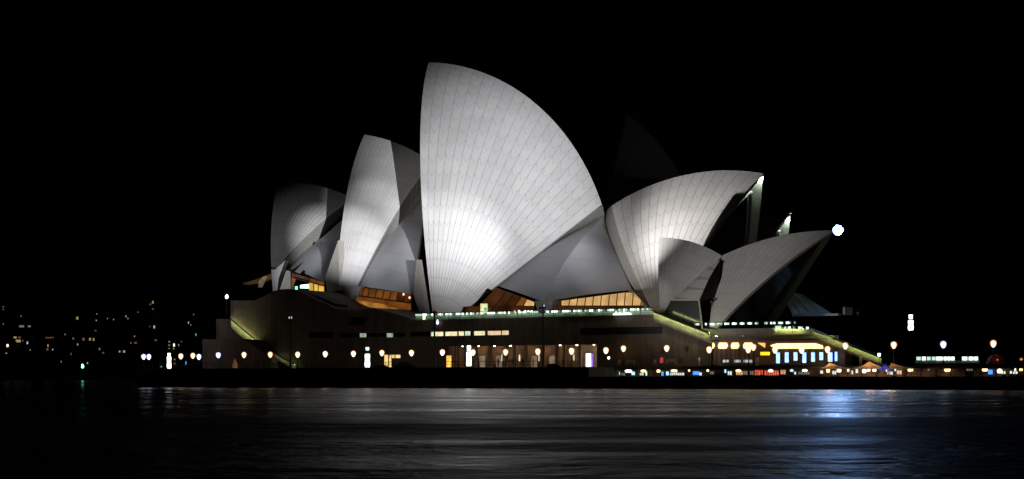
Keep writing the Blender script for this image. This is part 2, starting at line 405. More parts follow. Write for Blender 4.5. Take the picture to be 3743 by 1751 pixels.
def patch(a, b, name, mats, parent, bulge=0.0, thick=.6, n=18, m=8, ribs=5, ulen=7.0):
    """curved slab ruled between the curves a and b, swelling outwards a little"""
    a = resample(a, n); b = resample(b, n); rows = []; uvs = []
    for i in range(n):
        w_ = (b[i] - a[i]).length; r = []; q = []
        for j in range(m + 1):
            f = j / m; p = a[i].lerp(b[i], f); p = p + Vector((0, -1, .25)) * (bulge * math.sin(math.pi * f) * min(1, w_ / 8)); r.append(p)
            q.append((ribs * i / (n - 1), f * w_))
        rows.append(r); uvs.append(q)
    return MB().grid(rows, 0, uvs, lambda i, j: Vector((0, thick, 0))).build(name, mats, parent, smooth=True)
def ribbon(a, b, name, m, parent, n=20):
    a = resample(a, n); b = resample(b, n)
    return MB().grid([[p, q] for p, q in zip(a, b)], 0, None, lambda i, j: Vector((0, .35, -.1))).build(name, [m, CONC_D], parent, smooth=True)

A1 = Sphere((2412, 1190), 36, (2792, 634), (2236, 752), 55, 64)
A2 = Sphere((1592, 1218), 31.5, (1567, 228), (2200, 748), 55, 59)
A3 = Sphere((1230, 1222), 32, (1332, 492), (1578, 594), 55, 57)
A4 = Sphere((993, 1002), 37, (1018, 668), (1292, 726), 55, 60)
hall = thing('concert_hall', 'largest sail-roofed hall in the centre, four floodlit white tiled shells on the podium', 'concert hall', (-30, 55, 13.3))
sh = {}
for nm, sp, nr in (('A4', A4, 13), ('A3', A3, 17), ('A2', A2, 21), ('A1', A1, 14)):
    sh[nm] = roof_shell(sp, hall, nr, T_TILE)
sh['A2']['label'] = 'tallest floodlit shell with a bright spot near its foot'
sh['A4']['label'] = 'dim shell at the left end'
def fq(sp, a=0.0):                       # tile edge on the side of the saddle, from saddle down to foot
    p, _ = sp.rib(1.0, 24, .03); return p[::-1]
def band(sp, px, inset=2.6): return [sp.hit(x, y, inset) for x, y in px]
B2c = [(2208, 788), (2100, 845), (1960, 921), (1870, 985), (1802, 1040), (1745, 1086), (1690, 1138)]
ribbon(fq(A2), band(A2, B2c), 'edge_beam', CONC, sh['A2'])
B1c = [(2208, 776), (2216, 831), (2256, 934), (2311, 1054), (2386, 1130)]
ribbon(fq(A1), band(A1, B1c), 'edge_beam', CONC, sh['A1'])
B3c = [(1560, 700), (1529, 738), (1485, 787), (1362, 930), (1324, 976), (1290, 1045), (1262, 1130)]
ribbon(fq(A3), band(A3, B3c), 'edge_beam', CONC, sh['A3'])
B4c = [(1300, 760), (1248, 806), (1091, 936), (1044, 984), (1019, 1042), (1012, 1075)]
ribbon(fq(A4), band(A4, B4c, 4.0), 'edge_beam', CONC, sh['A4'])
# side shells between the big ones
S21 = A2.hit(2206, 790, 2.6)
cre = [S21, L(2125, 872, 42), L(2045, 985, 35), L(1988, 1104, 29.5)]
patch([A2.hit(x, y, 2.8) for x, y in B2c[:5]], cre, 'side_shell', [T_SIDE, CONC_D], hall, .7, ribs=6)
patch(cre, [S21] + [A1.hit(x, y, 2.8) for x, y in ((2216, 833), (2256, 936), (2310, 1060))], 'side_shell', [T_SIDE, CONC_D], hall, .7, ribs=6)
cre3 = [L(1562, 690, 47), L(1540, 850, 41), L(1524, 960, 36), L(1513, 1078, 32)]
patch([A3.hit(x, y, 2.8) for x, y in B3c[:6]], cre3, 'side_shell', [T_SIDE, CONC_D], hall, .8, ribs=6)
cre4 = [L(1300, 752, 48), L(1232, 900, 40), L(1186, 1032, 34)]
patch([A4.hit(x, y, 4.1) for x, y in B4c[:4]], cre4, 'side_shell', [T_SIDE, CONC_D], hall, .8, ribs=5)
def slab(pts, t, d, name, m, parent, tpts=None):
    return MB().prism(poly_px(pts, t), t, t + d).build(name, m, parent)
slab([(1955, 1100), (2022, 1096), (2012, 1150), (1968, 1150)], 29.2, 3, 'pedestal', CONC, hall)
slab([(1522, 948), (1511, 1076), (1534, 1150), (1556, 1150), (1546, 1075)], 30.6, 2, 'pedestal', CONC, hall)
slab([(1236, 878), (1188, 1015), (1203, 1116), (1226, 1116), (1240, 1000)], 33, 2, 'pedestal', CONC, hall)
slab([(1293, 1043), (1264, 1128), (1290, 1130), (1320, 1047)], 31.5, 1.2, 'pedestal', CONC, hall)
slab([(2312, 1060), (2296, 1064), (2368, 1150), (2390, 1150)], 33, 1.0, 'pedestal', CONC, hall)
slab([(991, 985), (1006, 985), (1042, 952), (1018, 1020), (1013, 1072), (998, 1072)], 35.6, 1.2, 'shell_foot', T_FOOT, hall)
slab([(1046, 988), (1062, 992), (1062, 1060), (1022, 1060)], 33.6, 1.2, 'pedestal', CONC, hall)

# glazed foyers under the side shells
def foyer(rows, t, parent, mull, glass_label=None):
    """rows: list of (polygon px, emission material); mull: list of px line segments"""
    for poly, m in rows:
        g = slab(poly, t, .25, 'glass_wall', m, parent)
        if glass_label: g['label'] = glass_label
    fr = MB()
    for a, b in mull:
        p, q = L(*a, t - .12), L(*b, t - .12); fr.tube(p, q, .10, None, 4)
    fr.build('mullion', BRONZE, parent)
# right foyer: a row of golden panes
gr = [(2034, 1100), (2310, 1064), (2384, 1140), (2384, 1150), (2034, 1152)]
def topR(x): return 1100 + (x - 2034) * (1064 - 1100) / 276. if x < 2310 else 1064 + (x - 2310) * 1.03
pane_x = [2052, 2083, 2112, 2141, 2170, 2199, 2228, 2257, 2286, 2315, 2345]
rows = [([(2034, 1100), (2052, 1098), (2052, 1118), (2034, 1118)], E_BROWN)]
for a, b in zip(pane_x, pane_x[1:]): rows.append(([(a + 1, topR(a) + 2), (b - 1, topR(b) + 2), (b - 1, 1117), (a + 1, 1117)], E_GOLD))
rows.append(([(2034, 1119), (2350, 1119), (2372, 1150), (2034, 1152)], E_BROWN))
foyer(rows, 31.5, hall, [((x, topR(x)), (x - 4, 1118)) for x in pane_x] + [((2034, 1118), (2352, 1118))], 'row of golden lit foyer panes')
# middle foyer: dark brown, lit at its right end
rows = [([(1812, 1052), (1905, 1086), (1880, 1118), (1750, 1118)], E_BROWN), ([(1905, 1086), (1925, 1094), (1912, 1118), (1882, 1118)], E_AMBER),
        ([(1926, 1095), (1950, 1104), (1950, 1118), (1914, 1118)], E_GOLD), ([(1710, 1120), (1950, 1120), (1950, 1156), (1690, 1156)], E_BROWN)]
foyer(rows, 31.2, hall, [((1925, 1094), (1913, 1118)), ((1905, 1087), (1881, 1118)), ((1878, 1076), (1850, 1118)), ((1850, 1066), (1810, 1118)), ((1730, 1119), (1950, 1119))])
slab([(1756, 1110), (1780, 1110), (1780, 1165), (1756, 1165)], 30.9, .2, 'door', E_CREAM, hall)
slab([(1768, 1124), (1779, 1124), (1779, 1136), (1768, 1136)], 30.6, .15, 'exit_sign', glow('green_exit_glow', (.1, .8, .2), .7), hall)
# left foyer: amber panes above, orange timber below
def l2(x, y0, y1): return y0 + (x - 1318) * (y1 - y0) / 187.
px_ = [1318, 1330, 1352, 1378, 1404, 1430, 1455, 1480, 1505]
rows = []
for k, (a, b) in enumerate(zip(px_, px_[1:])):
    rows.append(([(a + 1, l2(a, 1050, 1076)), (b - 1, l2(b, 1050, 1076)), (b - 5, l2(b, 1079, 1106)), (a - 5, l2(a, 1079, 1106))], E_AMBER if k < 6 else E_BROWN))
rows.append(([(1300, 1082), (1500, 1108), (1500, 1150), (1420, 1135), (1350, 1122), (1296, 1128)], E_AMBER))
rows.append(([(1314, 1098), (1400, 1112), (1496, 1146), (1506, 1166), (1420, 1142), (1350, 1122), (1298, 1126)], glow('foyer_orange', (1.0, .42, .08), .30, .6, .5)))
foyer(rows[:-1], 31.6, hall, [((x, l2(x, 1050, 1076)), (x - 8, l2(x, 1081, 1108))) for x in px_[1:]] + [((1298, 1081), (1510, 1110)), ((1298, 1081), (1296, 1130))])
slab(rows[-1][0], 31.2, .2, 'glass_wall', rows[-1][1], hall)
for x, y in ((1475, 1076), (1497, 1088)):
    MB().lathe(L(x, y, 31.2), [(.02, -.3), (.2, -.1), (.22, .1), (.02, .3)], 8).build('wall_lamp', glow('wall_lamp_glow', (1, .6, .35), 1.6), hall)
# far-left foyer under the dim shell
rows = [([(1056, 996), (1080, 1002), (1080, 1012), (1056, 1010)], E_BROWN), ([(1082, 1002), (1130, 1016), (1130, 1026), (1082, 1013)], E_BROWN), ([(1132, 1017), (1182, 1032), (1182, 1043), (1132, 1027)], E_AMBER),
        ([(1056, 1014), (1080, 1016), (1068, 1055), (1056, 1055)], E_AMBER), ([(1130, 1030), (1182, 1046), (1182, 1082), (1130, 1062)], glow('foyer_yellow', (1, .62, .10), .75, .4, .7))]
foyer(rows, 34, hall, [((1130, 1016), (1118, 1028)), ((1158, 1024), (1148, 1036)), ((1056, 1012), (1184, 1046)), ((1057, 994), (1057, 1056)), ((1146, 1034), (1146, 1068)), ((1163, 1039), (1163, 1075))])
slab([(1097, 1042), (1128, 1038), (1128, 1054), (1097, 1054)], 33.8, .15, 'lit_sign', E_RAIL, hall)
slab([(1079, 1047), (1086, 1047), (1086, 1060), (1079, 1060)], 33.8, .15, 'lit_sign', E_TEAL, hall)
# north foyer glass beyond the dim shell: dull amber edge
slab([(890, 1034), (935, 1022), (972, 1006), (992, 1000), (992, 1016), (940, 1034), (890, 1040)], 40, 1.5, 'glass_wall', glow('north_foyer', (.8, .34, .10), .05, .8, .5), hall)
slab([(945, 1030), (962, 1012), (972, 1010), (952, 1050), (944, 1050)], 39.5, .6, 'glass_wall', glow('north_foyer_lit', (1, .8, .5), .13, .6, .6), hall)

# open south mouth of the right-hand shell: inner frame, dark glazing, tip lamp
def fp(sp, n=24, side=0):
    p, _ = sp.rib(0.0, n, .03)
    return [sp.mir(q) for q in p] if side else p
def mouth(sp, parent, inset, dirs, frame_mat=CONC, r=.28, upto=.84, drop=2.2, glass=DGLASS):
    inn = []
    for side in (0, 1):
        e = fp(sp, 24, side); C = sp.C if not side else sp.mir(sp.C)
        pts = [q + Vector((dirs * inset, 0, 0)) + (C - q).normalized() * drop * (.4 + .6 * k / 24) for k, q in enumerate(e)]
        pts = [p for p in pts if (p.y - sp.tm) * (1 if side else -1) > .4]; inn.append(pts)
    n = min(len(inn[0]), len(inn[1])); a, b = inn[0][:n], inn[1][:n]
    fr = MB().path(a, r).path(b, r).tube(a[-1], b[-1], r * 1.3); fr.build('mouth_frame', frame_mat, parent)
    MB().grid([[p + Vector((dirs * .6, 0, -.4)), p.lerp(q, .5) + Vector((dirs * .6, 0, -.4)), q + Vector((dirs * .6, 0, -.4))] for p, q in zip(a, b)], 0, None, lambda i, j: Vector((dirs * .2, 0, 0))).build('mouth_glazing', [glass, glass], parent)
    return a[-1], b[-1]
mouth(A1, hall, 1.6, -1, drop=2.6, r=.35)
def tip_lamp(p, parent, m, r=.42):
    o = MB().lathe(p, [(.02, -r), (r * .6, -r * .8), (r, -.1 * r), (r * .8, .55 * r), (.05, r)], 12).build('tip_lamp', m, parent, smooth=True)
    return o
tip_lamp(A1.P + Vector((-.9, -.4, -1.1)), hall, E_TIPW, .5)
slab([(1590, 1150), (1605, 1150), (1605, 1152), (1590, 1152)], 30, .3, 'floor_light', E_WARM, hall)

# ------------------------------------------------------------------ second hall behind, in shadow
B2 = Sphere((2110, 1150), 97, (2290, 415), (2560, 800), 121, 66)
B1 = Sphere((2655, 1130), 104, (2888, 784), (2600, 880), 121, 60)
back = thing('opera_theatre', 'dark second hall behind, its tall shell barely lit above the saddle', 'opera theatre', (-12, 121, 13.3))
roof_shell(B2, back, 12, T_TILE)['label'] = 'nearly black tall shell behind'
b1 = roof_shell(B1, back, 10, T_TILE)
mouth(B1, back, 2.2, -1)
tip_lamp(B1.P + Vector((-.6, -.3, -1.3)), back, E_TIPW, .55)
MB().tube(B1.P + Vector((-2.5, -.6, .9)), B1.P + Vector((.8, -.6, .3)), .12).build('lightning_rod', RENDER_W, back)

# ------------------------------------------------------------------ small restaurant shells in front on the right
R1 = Sphere((2592, 1232), 19, (3052, 842), (2640, 934), 32, 66)
R2 = Sphere((2419, 1196), 25, (2409, 868), (2640, 936), 32, 42)
rest = thing('restaurant_pavilion', 'small pair of dim grey tiled shells at the right, blue-white lamp on its tip', 'restaurant', (30, 30, 9.5))
r2 = roof_shell(R2, rest, 13, T_SMALL, .5)
r1 = roof_shell(R1, rest, 12, T_SMALL, .5)
seam = [R2.hit(x, y, .6) for x, y in ((2628, 946), (2576, 986), (2513, 1039), (2455, 1094))]
rgt = [L(2630, 953, 29), L(2592, 1016, 24.5), L(2556, 1097, 20)]
patch(seam, rgt, 'side_shell', [T_SMALL, CONC_D], rest, .2, .3, ribs=4)
patch(rgt, [L(2630, 955, 29.3), L(2624, 1010, 26), L(2619, 1088, 24.4)], 'side_shell', [DARKM, DARKM], rest, 0, .2)
MB().tube(L(2555, 1096, 19.8), L(2568, 1205, 19.8), .16).tube(L(2455, 1096, 19.8), L(2557, 1096, 19.8), .14).build('corner_post', RENDER_W, rest)
slab([(2452, 1098), (2554, 1098), (2566, 1205), (2430, 1205), (2430, 1140)], 20.4, .2, 'glass_wall', DGLASS, rest)
slab([(2570, 1200), (2557, 1100), (2621, 1088), (2606, 1160)], 23.4, .3, 'glass_wall', DGLASS, rest)
mouth(R1, rest, 1.6, -1, r=.12, drop=1.2, frame_mat=DARKM)
# floodlight bracketed outside the tip, looking at the water
tp = R1.P + Vector((.85, -.85, -.05))
hd = thing('tip_floodlight', 'dazzling blue-white floodlight on the tip of the small right shell', 'floodlight', tp)
MB().tube(tp + Vector((-.95, .9, 0)), tp + Vector((-.2, .32, 0)), .10).build('bracket', DARKM, hd)
def dome(c, d, prof, n=16):
    """profile of (radius, reach) revolved about the direction d"""
    d = Vector(d).normalized(); x = d.orthogonal().normalized(); y = d.cross(x); mb = MB(); k = len(prof)
    vs = [c + d * h + (x * math.cos(2 * math.pi * i / n) + y * math.sin(2 * math.pi * i / n)) * r for r, h in prof for i in range(n)]
    fs = [(j * n + i, j * n + (i + 1) % n, (j + 1) * n + (i + 1) % n, (j + 1) * n + i) for j in range(k - 1) for i in range(n)]
    return mb.add(vs, fs + [list(range(n))[::-1], list(range((k - 1) * n, k * n))])
FD = (.36, -.93, -.10)
dome(tp, FD, [(.30, -.45), (.80, -.25), (.95, 0), (.98, .62), (.92, .62), (.90, .06)]).build('housing', DARKM, hd)
ln_ = dome(tp, FD, [(.76, .07), (.86, .2), (.80, .5), (.52, .78), (.05, .9)]).build('lens', HALO_B, hd, smooth=True)
dome(tp, FD, [(.42, .08), (.46, .18), (.40, .34), (.24, .45), (.04, .49)]).build('bulb', E_TIPB, ln_, smooth=True)
l = bpy.data.lights.new('blue_spot', 'SPOT'); l.energy = 16000; l.color = (.62, .76, 1); l.spot_size = .62; l.spot_blend = .6; l.shadow_soft_size = .2
o = bpy.data.objects.new('blue_spot', l); COL.objects.link(o); o.location = W(tp + Vector((0.3, 0, -.9)))
o.rotation_euler = (W(L(3000, 1130, 45)) - o.location).to_track_quat('-Z', 'Y').to_euler()
# ribbed glass slope lit by that lamp
sl = thing('glass_roof_slope', 'pale blue lit sloping ribbed roof beyond the small shell', 'roof', L(2980, 1148, 46))
a = [L(2895, 1148, 46), L(2925, 1148, 46), L(2962, 1148, 46), L(2998, 1148, 46), L(3046, 1148, 46)]
b = [L(2866, 1085, 60), L(2880, 1076, 60), L(2898, 1072, 60), L(2915, 1072, 60), L(2940, 1080, 60)]
for k in range(4):
    g = .12
    MB().grid([[a[k] + Vector((g, 0, 0)), a[k + 1] - Vector((g, 0, 0))], [b[k] + Vector((g, 0, 0)), b[k + 1] - Vector((g, 0, 0))]], 0, None, lambda i, j: Vector((0, 0, -.3))).build('roof_panel', [SLOPE, CONC_D], sl)
MB().box(L(2895, 1149, 45.5), L(3075, 1154, 47)).build('eaves_beam', SLOPE, sl)
wb = thing('roof_plant_room', 'small pinkish lit box on the roofline right of the blue slope', 'plant room', L(3098, 1152, 40))
MB().box(L(3081, 1123, 40), L(3116, 1152, 44)).build('wall', RENDER_W, wb)
MB().box(L(3079, 1120, 39.8), L(3118, 1123.2, 44.2)).build('roof', RENDER_W, wb)
MB().box(L(3132, 1140, 40), L(3139, 1152, 41)).build('vent', RENDER_W, wb)

# ------------------------------------------------------------------ podium
TW = 17.0
pod = thing('podium_building', 'long dark pinkish granite podium under the white shells', 'podium', (-20, TW, 3.6))
zc = L(1900, 1262, TW).z
prof = [(843, 1345), (843, 1098), (930, 1098), (965, 1083), (1000, 1064), (1030, 1057), (1055, 1056), (1080, 1061), (1140, 1088), (1185, 1108), (1225, 1128), (1300, 1131), (1345, 1124), (1385, 1131), (1430, 1143), (1500, 1163), (1530, 1167), (1620, 1164), (2000, 1152), (2385, 1141), (2598, 1240), (2598, 1345)]
pp = poly_px(prof, TW); zb = 3.55
s0, s1 = L(1640, 1300, TW).x, L(2182, 1300, TW).x
pp = [(p[0], zb) if i in (0, len(pp) - 1) else p for i, p in enumerate(pp)] + [(s1, zb), (s1, zc), (s0, zc), (s0, zb)]
MB().prism(pp, TW, TW + 55).build('wall', GRAN, pod)
MB().box((s0, TW + 3.6, zb), (s1, TW + 4.2, zc + .3)).build('recess_wall', mat('recess_render', (.42, .30, .23), .8, .2, .8), pod)
MB().prism(poly_px([(1500, 1163), (1530, 1166), (1620, 1163), (2000, 1151), (2386, 1140), (2386, 1146), (2000, 1157), (1620, 1169), (1500, 1170)], TW - .25), TW - .25, TW - .003).build('coping', CONC, pod)
# dark curved eave behind the bump
MB().prism(poly_px([(1082, 1061), (1140, 1078), (1180, 1090), (1228, 1112), (1228, 1128), (1185, 1109), (1140, 1089)], TW + 2), TW + 2, TW + 6).build('parapet', STONE, pod)
def lit(px0, py0, px1, py1, m, name='window', t=TW - .06, parent=None, d=.06, frame=True):
    parent = parent or pod
    a, b = L(px0, py1, t), L(px1, py0, t)
    o = MB().box((a.x, t, a.z), (b.x, t + d, b.z)).build(name, m, parent)
    if frame:
        q = .07
        MB().box((a.x - q, t - .05, a.z - q), (b.x + q, t + d * .8, a.z)).box((a.x - q, t - .05, b.z), (b.x + q, t + d * .8, b.z + q)).box((a.x - q, t - .05, a.z), (a.x, t + d * .8, b.z)).box((b.x, t - .05, a.z), (b.x + q, t + d * .8, b.z)).build('frame', DARKM, o)
    return o
for x0, x1, m in ((1576, 1588, E_GREENW), (1591, 1621, E_CREAM), (1628, 1672, E_CREAM), (1677, 1696, E_CREAM), (1700, 1720, E_GREENW), (1733, 1773, E_CREAM), (1783, 1832, E_PINKW), (1835, 1860, E_PINKW)):
    y = 1215 - (x0 - 1576) * .018
    lit(x0, y - 2, x1, y + 14, m)
for x0, x1 in ((1316, 1339), (1414, 1437)): lit(x0, 1218, x1, 1233, glow('window_pale', (.78, .95, .8), .38, .5, 1.0))
for x0, y0, x1, y1 in ((1130, 1213, 1218, 1236), (1240, 1216, 1314, 1234), (1341, 1217, 1412, 1232), (1440, 1217, 1480, 1231), (1500, 1212, 1573, 1230), (2122, 1194, 2420, 1224)):
    lit(x0, y0, x1, y1, DGLASS, 'dark_window', frame=False)
MB().prism(poly_px([(1285, 1158), (1342, 1160), (1332, 1188), (1268, 1188)], TW - .05), TW - .05, TW).build('dark_window', DGLASS, pod)
# ground floor
def door(px0, py0, px1, py1, m, t=TW + 3.5):
    o = lit(px0, py0, px1, py1, m, 'door', t, d=.08)
    return o
E_DOORO = glow('door_orange', (1.0, .55, .10), 1.3, .5, .8); E_DIM = glow('door_dim', (.85, .62, .42), .22, .4, .9)
door(1405, 1297, 1419, 1342, E_WARM, TW - .08); door(1422, 1300, 1431, 1342, E_WARM, TW - .08)
lit(1424, 1297, 1443, 1309, E_WARM); lit(1446, 1297, 1464, 1309, E_WARM)
door(1632, 1300, 1650, 1342, E_DOORO, TW - .08)
for x in (1752, 1814, 1942, 2007): door(x, 1300, x + 22, 1342, E_DIM)
door(1896, 1296, 1902, 1320, E_CREAM); door(1832, 1296, 1838, 1322, E_CREAM); door(1968, 1298, 1973, 1322, E_PINKW); door(2095, 1295, 2101, 1318, E_PINKW)
door(2142, 1293, 2161, 1340, glow('shop_white', (1.0, .95, .86), 3.2, .3, 1), TW - .1)
door(2162, 1293, 2169, 1340, glow('shop_violet', (.45, .25, 1.0), .7, .4, 1), TW - .1)
for x in (1665, 1700, 1740, 1790, 1850, 1880, 1922, 1985, 2035, 2062, 2120):
    q = L(x, 1340, TW + .4); MB().box((q.x - .25, TW + .2, zb), (q.x + .25, TW + .7, zc - .003)).build('pillar', mat('pillar_concrete', (.38, .30, .26), .8, .15), pod)
E_DOWN = glow('downlight', (1.0, .62, .32), 42)
for k in range(9):
    x = s0 + (s1 - s0) * (k + .5) / 9
    MB().lathe((x, TW + 2.2, zc - .08), [(.16, 0), (.16, .06)], 10).build('downlight', E_DOWN, pod)
MB().prism(poly_px([(762 + 88, 1345), (762 + 88, 1330), (762 + 96, 1310), (762 + 104, 1330), (762 + 104, 1345)], TW - 5.2), TW - 5.2, TW - 5.1).build('lit_niche', glow('niche_orange', (.9, .35, .08), .14, .7, 1), pod)
# lower north block
MB().prism([(p[0], max(p[1], zb)) for p in poly_px([(740, 1350), (740, 1240), (893, 1240), (925, 1262), (962, 1290), (962, 1350)], TW - 5)], TW - 5, TW - .003).build('north_block', GRAN, pod)
MB().prism(poly_px([(790, 1239), (790, 1166), (842.5, 1166), (842.5, 1239)], TW + 3), TW + 3, TW + 20).build('north_block', GRAN, pod)

# stairs with lit handrails: parapet, treads, handrail hiding a strip light
STAIRM = mat('stair_stone', (.34, .32, .22), .8, .25, 1.2)
def stair(top, bot, hpx, t, parent, width=2.5, lit_from=0.0, lit_to=1.0, strip=E_STRIP, steps=30):
    a0, b0 = L(*top, t), L(*bot, t); a1, b1 = L(top[0], top[1] + hpx, t), L(bot[0], bot[1] + hpx, t)
    st = MB().prism([(a0.x, a0.z), (b0.x, b0.z), (b1.x, b1.z), (a1.x, a1.z)], t, t + .3).build('stair', STAIRM, parent)
    tr = MB()
    for k in range(steps):
        f0, f1 = k / steps, (k + 1) / steps; p, q = a1.lerp(b1, f0), a1.lerp(b1, f1)
        tr.box((p.x, t + .31, q.z - .3), (q.x, t + width, max(p.z, q.z)))
    tr.build('tread', STAIRM, st)
    p, q = a0.lerp(b0, lit_from), a0.lerp(b0, lit_to); up = Vector((0, -.60, .40))
    MB().tube(p + up, q + up, .13, None, 8).build('handrail', DARKM, st)
    d = (q - p); n = Vector((0, .14, .02))
    MB().grid([[p + up + n + Vector((0, 0, -.06)), q + up + n + Vector((0, 0, -.06))], [p + up + n + Vector((0, .06, .0)), q + up + n + Vector((0, .06, .0))]], 0, None, lambda i, j: Vector((0, .02, -.02))).build('handrail_light', [strip, strip], st)
    nn = max(3, int(d.length / 2.2))
    for k in range(nn + 1):
        c = p.lerp(q, k / nn) - up; MB().tube(c + Vector((0, -.05, -.25)), c + up, .035, None, 5).build('baluster', DARKM, st)
    return st
stair((845, 1170), (972, 1278), 26, TW - .5, pod, lit_from=0, lit_to=.98)
stair((972, 1278), (1082, 1340), 12, TW - .9, pod, strip=glow('handrail_strip_dim', (.8, 1, .5), 8))
stair((2388, 1143), (2596, 1225), 23, TW - .5, pod)
# terrace on the right with its lit wall and stair
ter = thing('terrace_building', 'low terrace and bar building at the right with lit soffit and blue windows', 'building', (45, 19, 3.75))
t2 = 19.0
MB().prism([(p[0], max(3.7, p[1])) for p in poly_px([(2600, 1345), (2600, 1221), (2972, 1221), (3010, 1235), (3092, 1290), (3092, 1345)], t2)], t2, t2 + 3).build('wall', BRICK, ter)
MB().prism(poly_px([(2545, 1203), (2836, 1199), (2836, 1222), (2545, 1230)], t2 + .3), t2 + .3, t2 + 14).build('terrace_wall', CONC_D, ter)
lw = MB().prism(poly_px([(2826, 1196), (2972, 1203), (2972, 1222), (2826, 1222)], t2 - .2), t2 - .2, t2 - .003).build('parapet', STAIRM, ter)
p, q = L(2828, 1200, t2 - .62), L(2935, 1202, t2 - .62)
MB().tube(p, q, .05).build('handrail', DARKM, ter)
MB().grid([[p + Vector((0, .07, -.03)), q + Vector((0, .07, -.03))], [p + Vector((0, .12, .02)), q + Vector((0, .12, .02))]], 0, None, lambda i, j: Vector((0, .02, 0))).build('handrail_light', [E_STRIP, E_STRIP], ter)
stair((2972, 1212), (3222, 1312), 20, TW - .3, ter, strip=glow('handrail_strip_faint', (.85, 1, .36), 30))
# facade
fac = MB().box(L(2564, 1335, t2 - 1.2), Vector((L(3062, 1335, t2 - .003).x, t2 - .003, L(3062, 1243, t2).z))).build('facade', BRICK, ter)
MB().box(L(2560, 1243, t2 - 2.4), L(3066, 1226, t2 - .003)).build('fascia', mat('fascia_metal', (.2, .19, .15), .6), ter)
tf = t2 - 1.3
for x0, x1 in ((2567, 2612), (2627, 2660), (2674, 2702), (2719, 2752)):
    MB().prism(poly_px([(x0 + 2, 1253), (x1 - 4, 1253), (x1, 1264), (x1 - 6, 1274), (x0, 1274), (x0 - 3, 1264)], tf), tf, tf + .09).build('lit_soffit', E_SOFF, ter)  # emission stands in for the lit ceilings behind the glazing
MB().prism(poly_px([(2815, 1263), (2838, 1256), (2980, 1255), (3006, 1263), (3009, 1274), (2835, 1274)], tf), tf, tf + .09).build('lit_soffit', E_SOFF, ter)
MB().prism(poly_px([(2768, 1253), (2797, 1254), (2796, 1271)], tf), tf, tf + .09).build('lit_panel', glow('panel_amber', (1, .62, .12), 1.1), ter)
for k, x in enumerate((2844, 2876, 2908, 2940, 2972, 3002)):
    lit(x - 7, 1288 - .0, x + 7, (1328, 1325, 1318, 1326, 1322, 1316)[k], E_BLUE, 'window', tf, ter, .09)
lit(3026, 1288, 3043, 1322, E_BLUE, 'window', tf, ter, .09); lit(3051, 1286, 3061, 1320, E_BLUE, 'window', tf, ter, .09)
for x0, x1 in ((2642, 2664), (2684, 2708), (2718, 2750)): lit(x0, 1315, x1, 1325, glow('counter_pale', (.78, .9, .95), .55, .4, 2), 'window', tf, ter, .09)
for k in range(11):
    x = 2585 + k * 17; p = L(x, 1335, tf - .05); q = L(x, 1276, tf - .05)
    MB().box((p.x - .05, tf - .06, p.z), (p.x + .05, tf - .003, q.z)).build('mullion', BRONZE, ter)
for k in range(4):
    x = (2618, 2716, 2812, 2970)[k]; q = L(x, 1243, t2 - 2.0)
    o = MB().lathe(q + Vector((0, 0, .28)), [(.38, 0), (.30, .25), (.08, .5)], 10).build('eaves_lamp', (E_WHITE, glow('eaves_dim', (.9, .8, .5), .35), glow('eaves_green', (.2, .8, .4), .3), E_WHITE)[k], ter)
# illegible yellow sign: a board with short glowing strokes
ys = MB().box(L(2777, 1301, tf - .2), L(2816, 1284, tf - .08)).build('sign', mat('sign_board', (.2, .13, .01), .6), ter)
st = MB(); a, b = L(2779, 1299, tf - .24), L(2814, 1286, tf - .24); nx = 9
for k in range(nx):
    x = a.x + (b.x - a.x) * (k + .2) / nx; wd = (b.x - a.x) / nx * .62
    st.box((x, tf - .25, a.z), (x + wd, tf - .203, b.z))
st.build('lettering', E_YELL, ys)

# balustrades with little square lights
rail_m = MB().box((-.16, -.03, -.16), (.16, .03, .16))
def balustrade(x0, y0, x1, y1, t, parent, pattern, drop=.9, strip=None, panel=True):
    a, b = L(x0, y0, t), L(x1, y1, t); d = b - a
    base = MB().tube(a + Vector((0, 0, .32)), b + Vector((0, 0, .32)), .05).build('balustrade', DARKM, parent)
    if panel:
        MB().grid([[a + Vector((0, .12, .1)), b + Vector((0, .12, .1))], [a + Vector((0, .12, -drop)), b + Vector((0, .12, -drop))]], 0, None, lambda i, j: Vector((0, .03, 0))).build('glass_panel', [mat('green_glass_panel', (.30, .36, .28), .25, .3, .4)], base)
    n = int(d.length / 2.4)
    for k in range(n + 1):
        c = a.lerp(b, k / n); MB().tube(c + Vector((0, 0, -drop)), c + Vector((0, 0, .32)), .04, None, 5).build('post', DARKM, base)
    if strip:
        p, q = a + Vector((0, -.22, -.22)), b + Vector((0, -.22, -.22))
        MB().tube(p, q, .035, None, 5).build('lower_rail', DARKM, base)
        MB().grid([[p + Vector((0, .05, -.02)), q + Vector((0, .05, -.02))], [p + Vector((0, .08, .02)), q + Vector((0, .08, .02))]], 0, None, lambda i, j: Vector((0, .01, 0))).build('fill_strip', [strip, strip], base)  # added hidden strip, only there to light the glass panel
    proto = None
    k = 0; x = 0.0; ln = d.length
    for f, scl, m in pattern:
        c = a.lerp(b, f) + Vector((0, -.05, 0))
        o = MB().box(c + Vector((-.15 * scl, -.03, -.15)), c + Vector((.15 * scl, .03, .15 + .05 * scl))).build('handrail_light', m, base)
    return base
E_R1 = glow('rail_light_bright', (.82, 1, .88), 2.2); E_R2 = glow('rail_light_mid', (.68, 1, .80), .9); E_R3 = glow('rail_light_dim', (.5, .8, .62), .35)
rnd = random.Random(3)
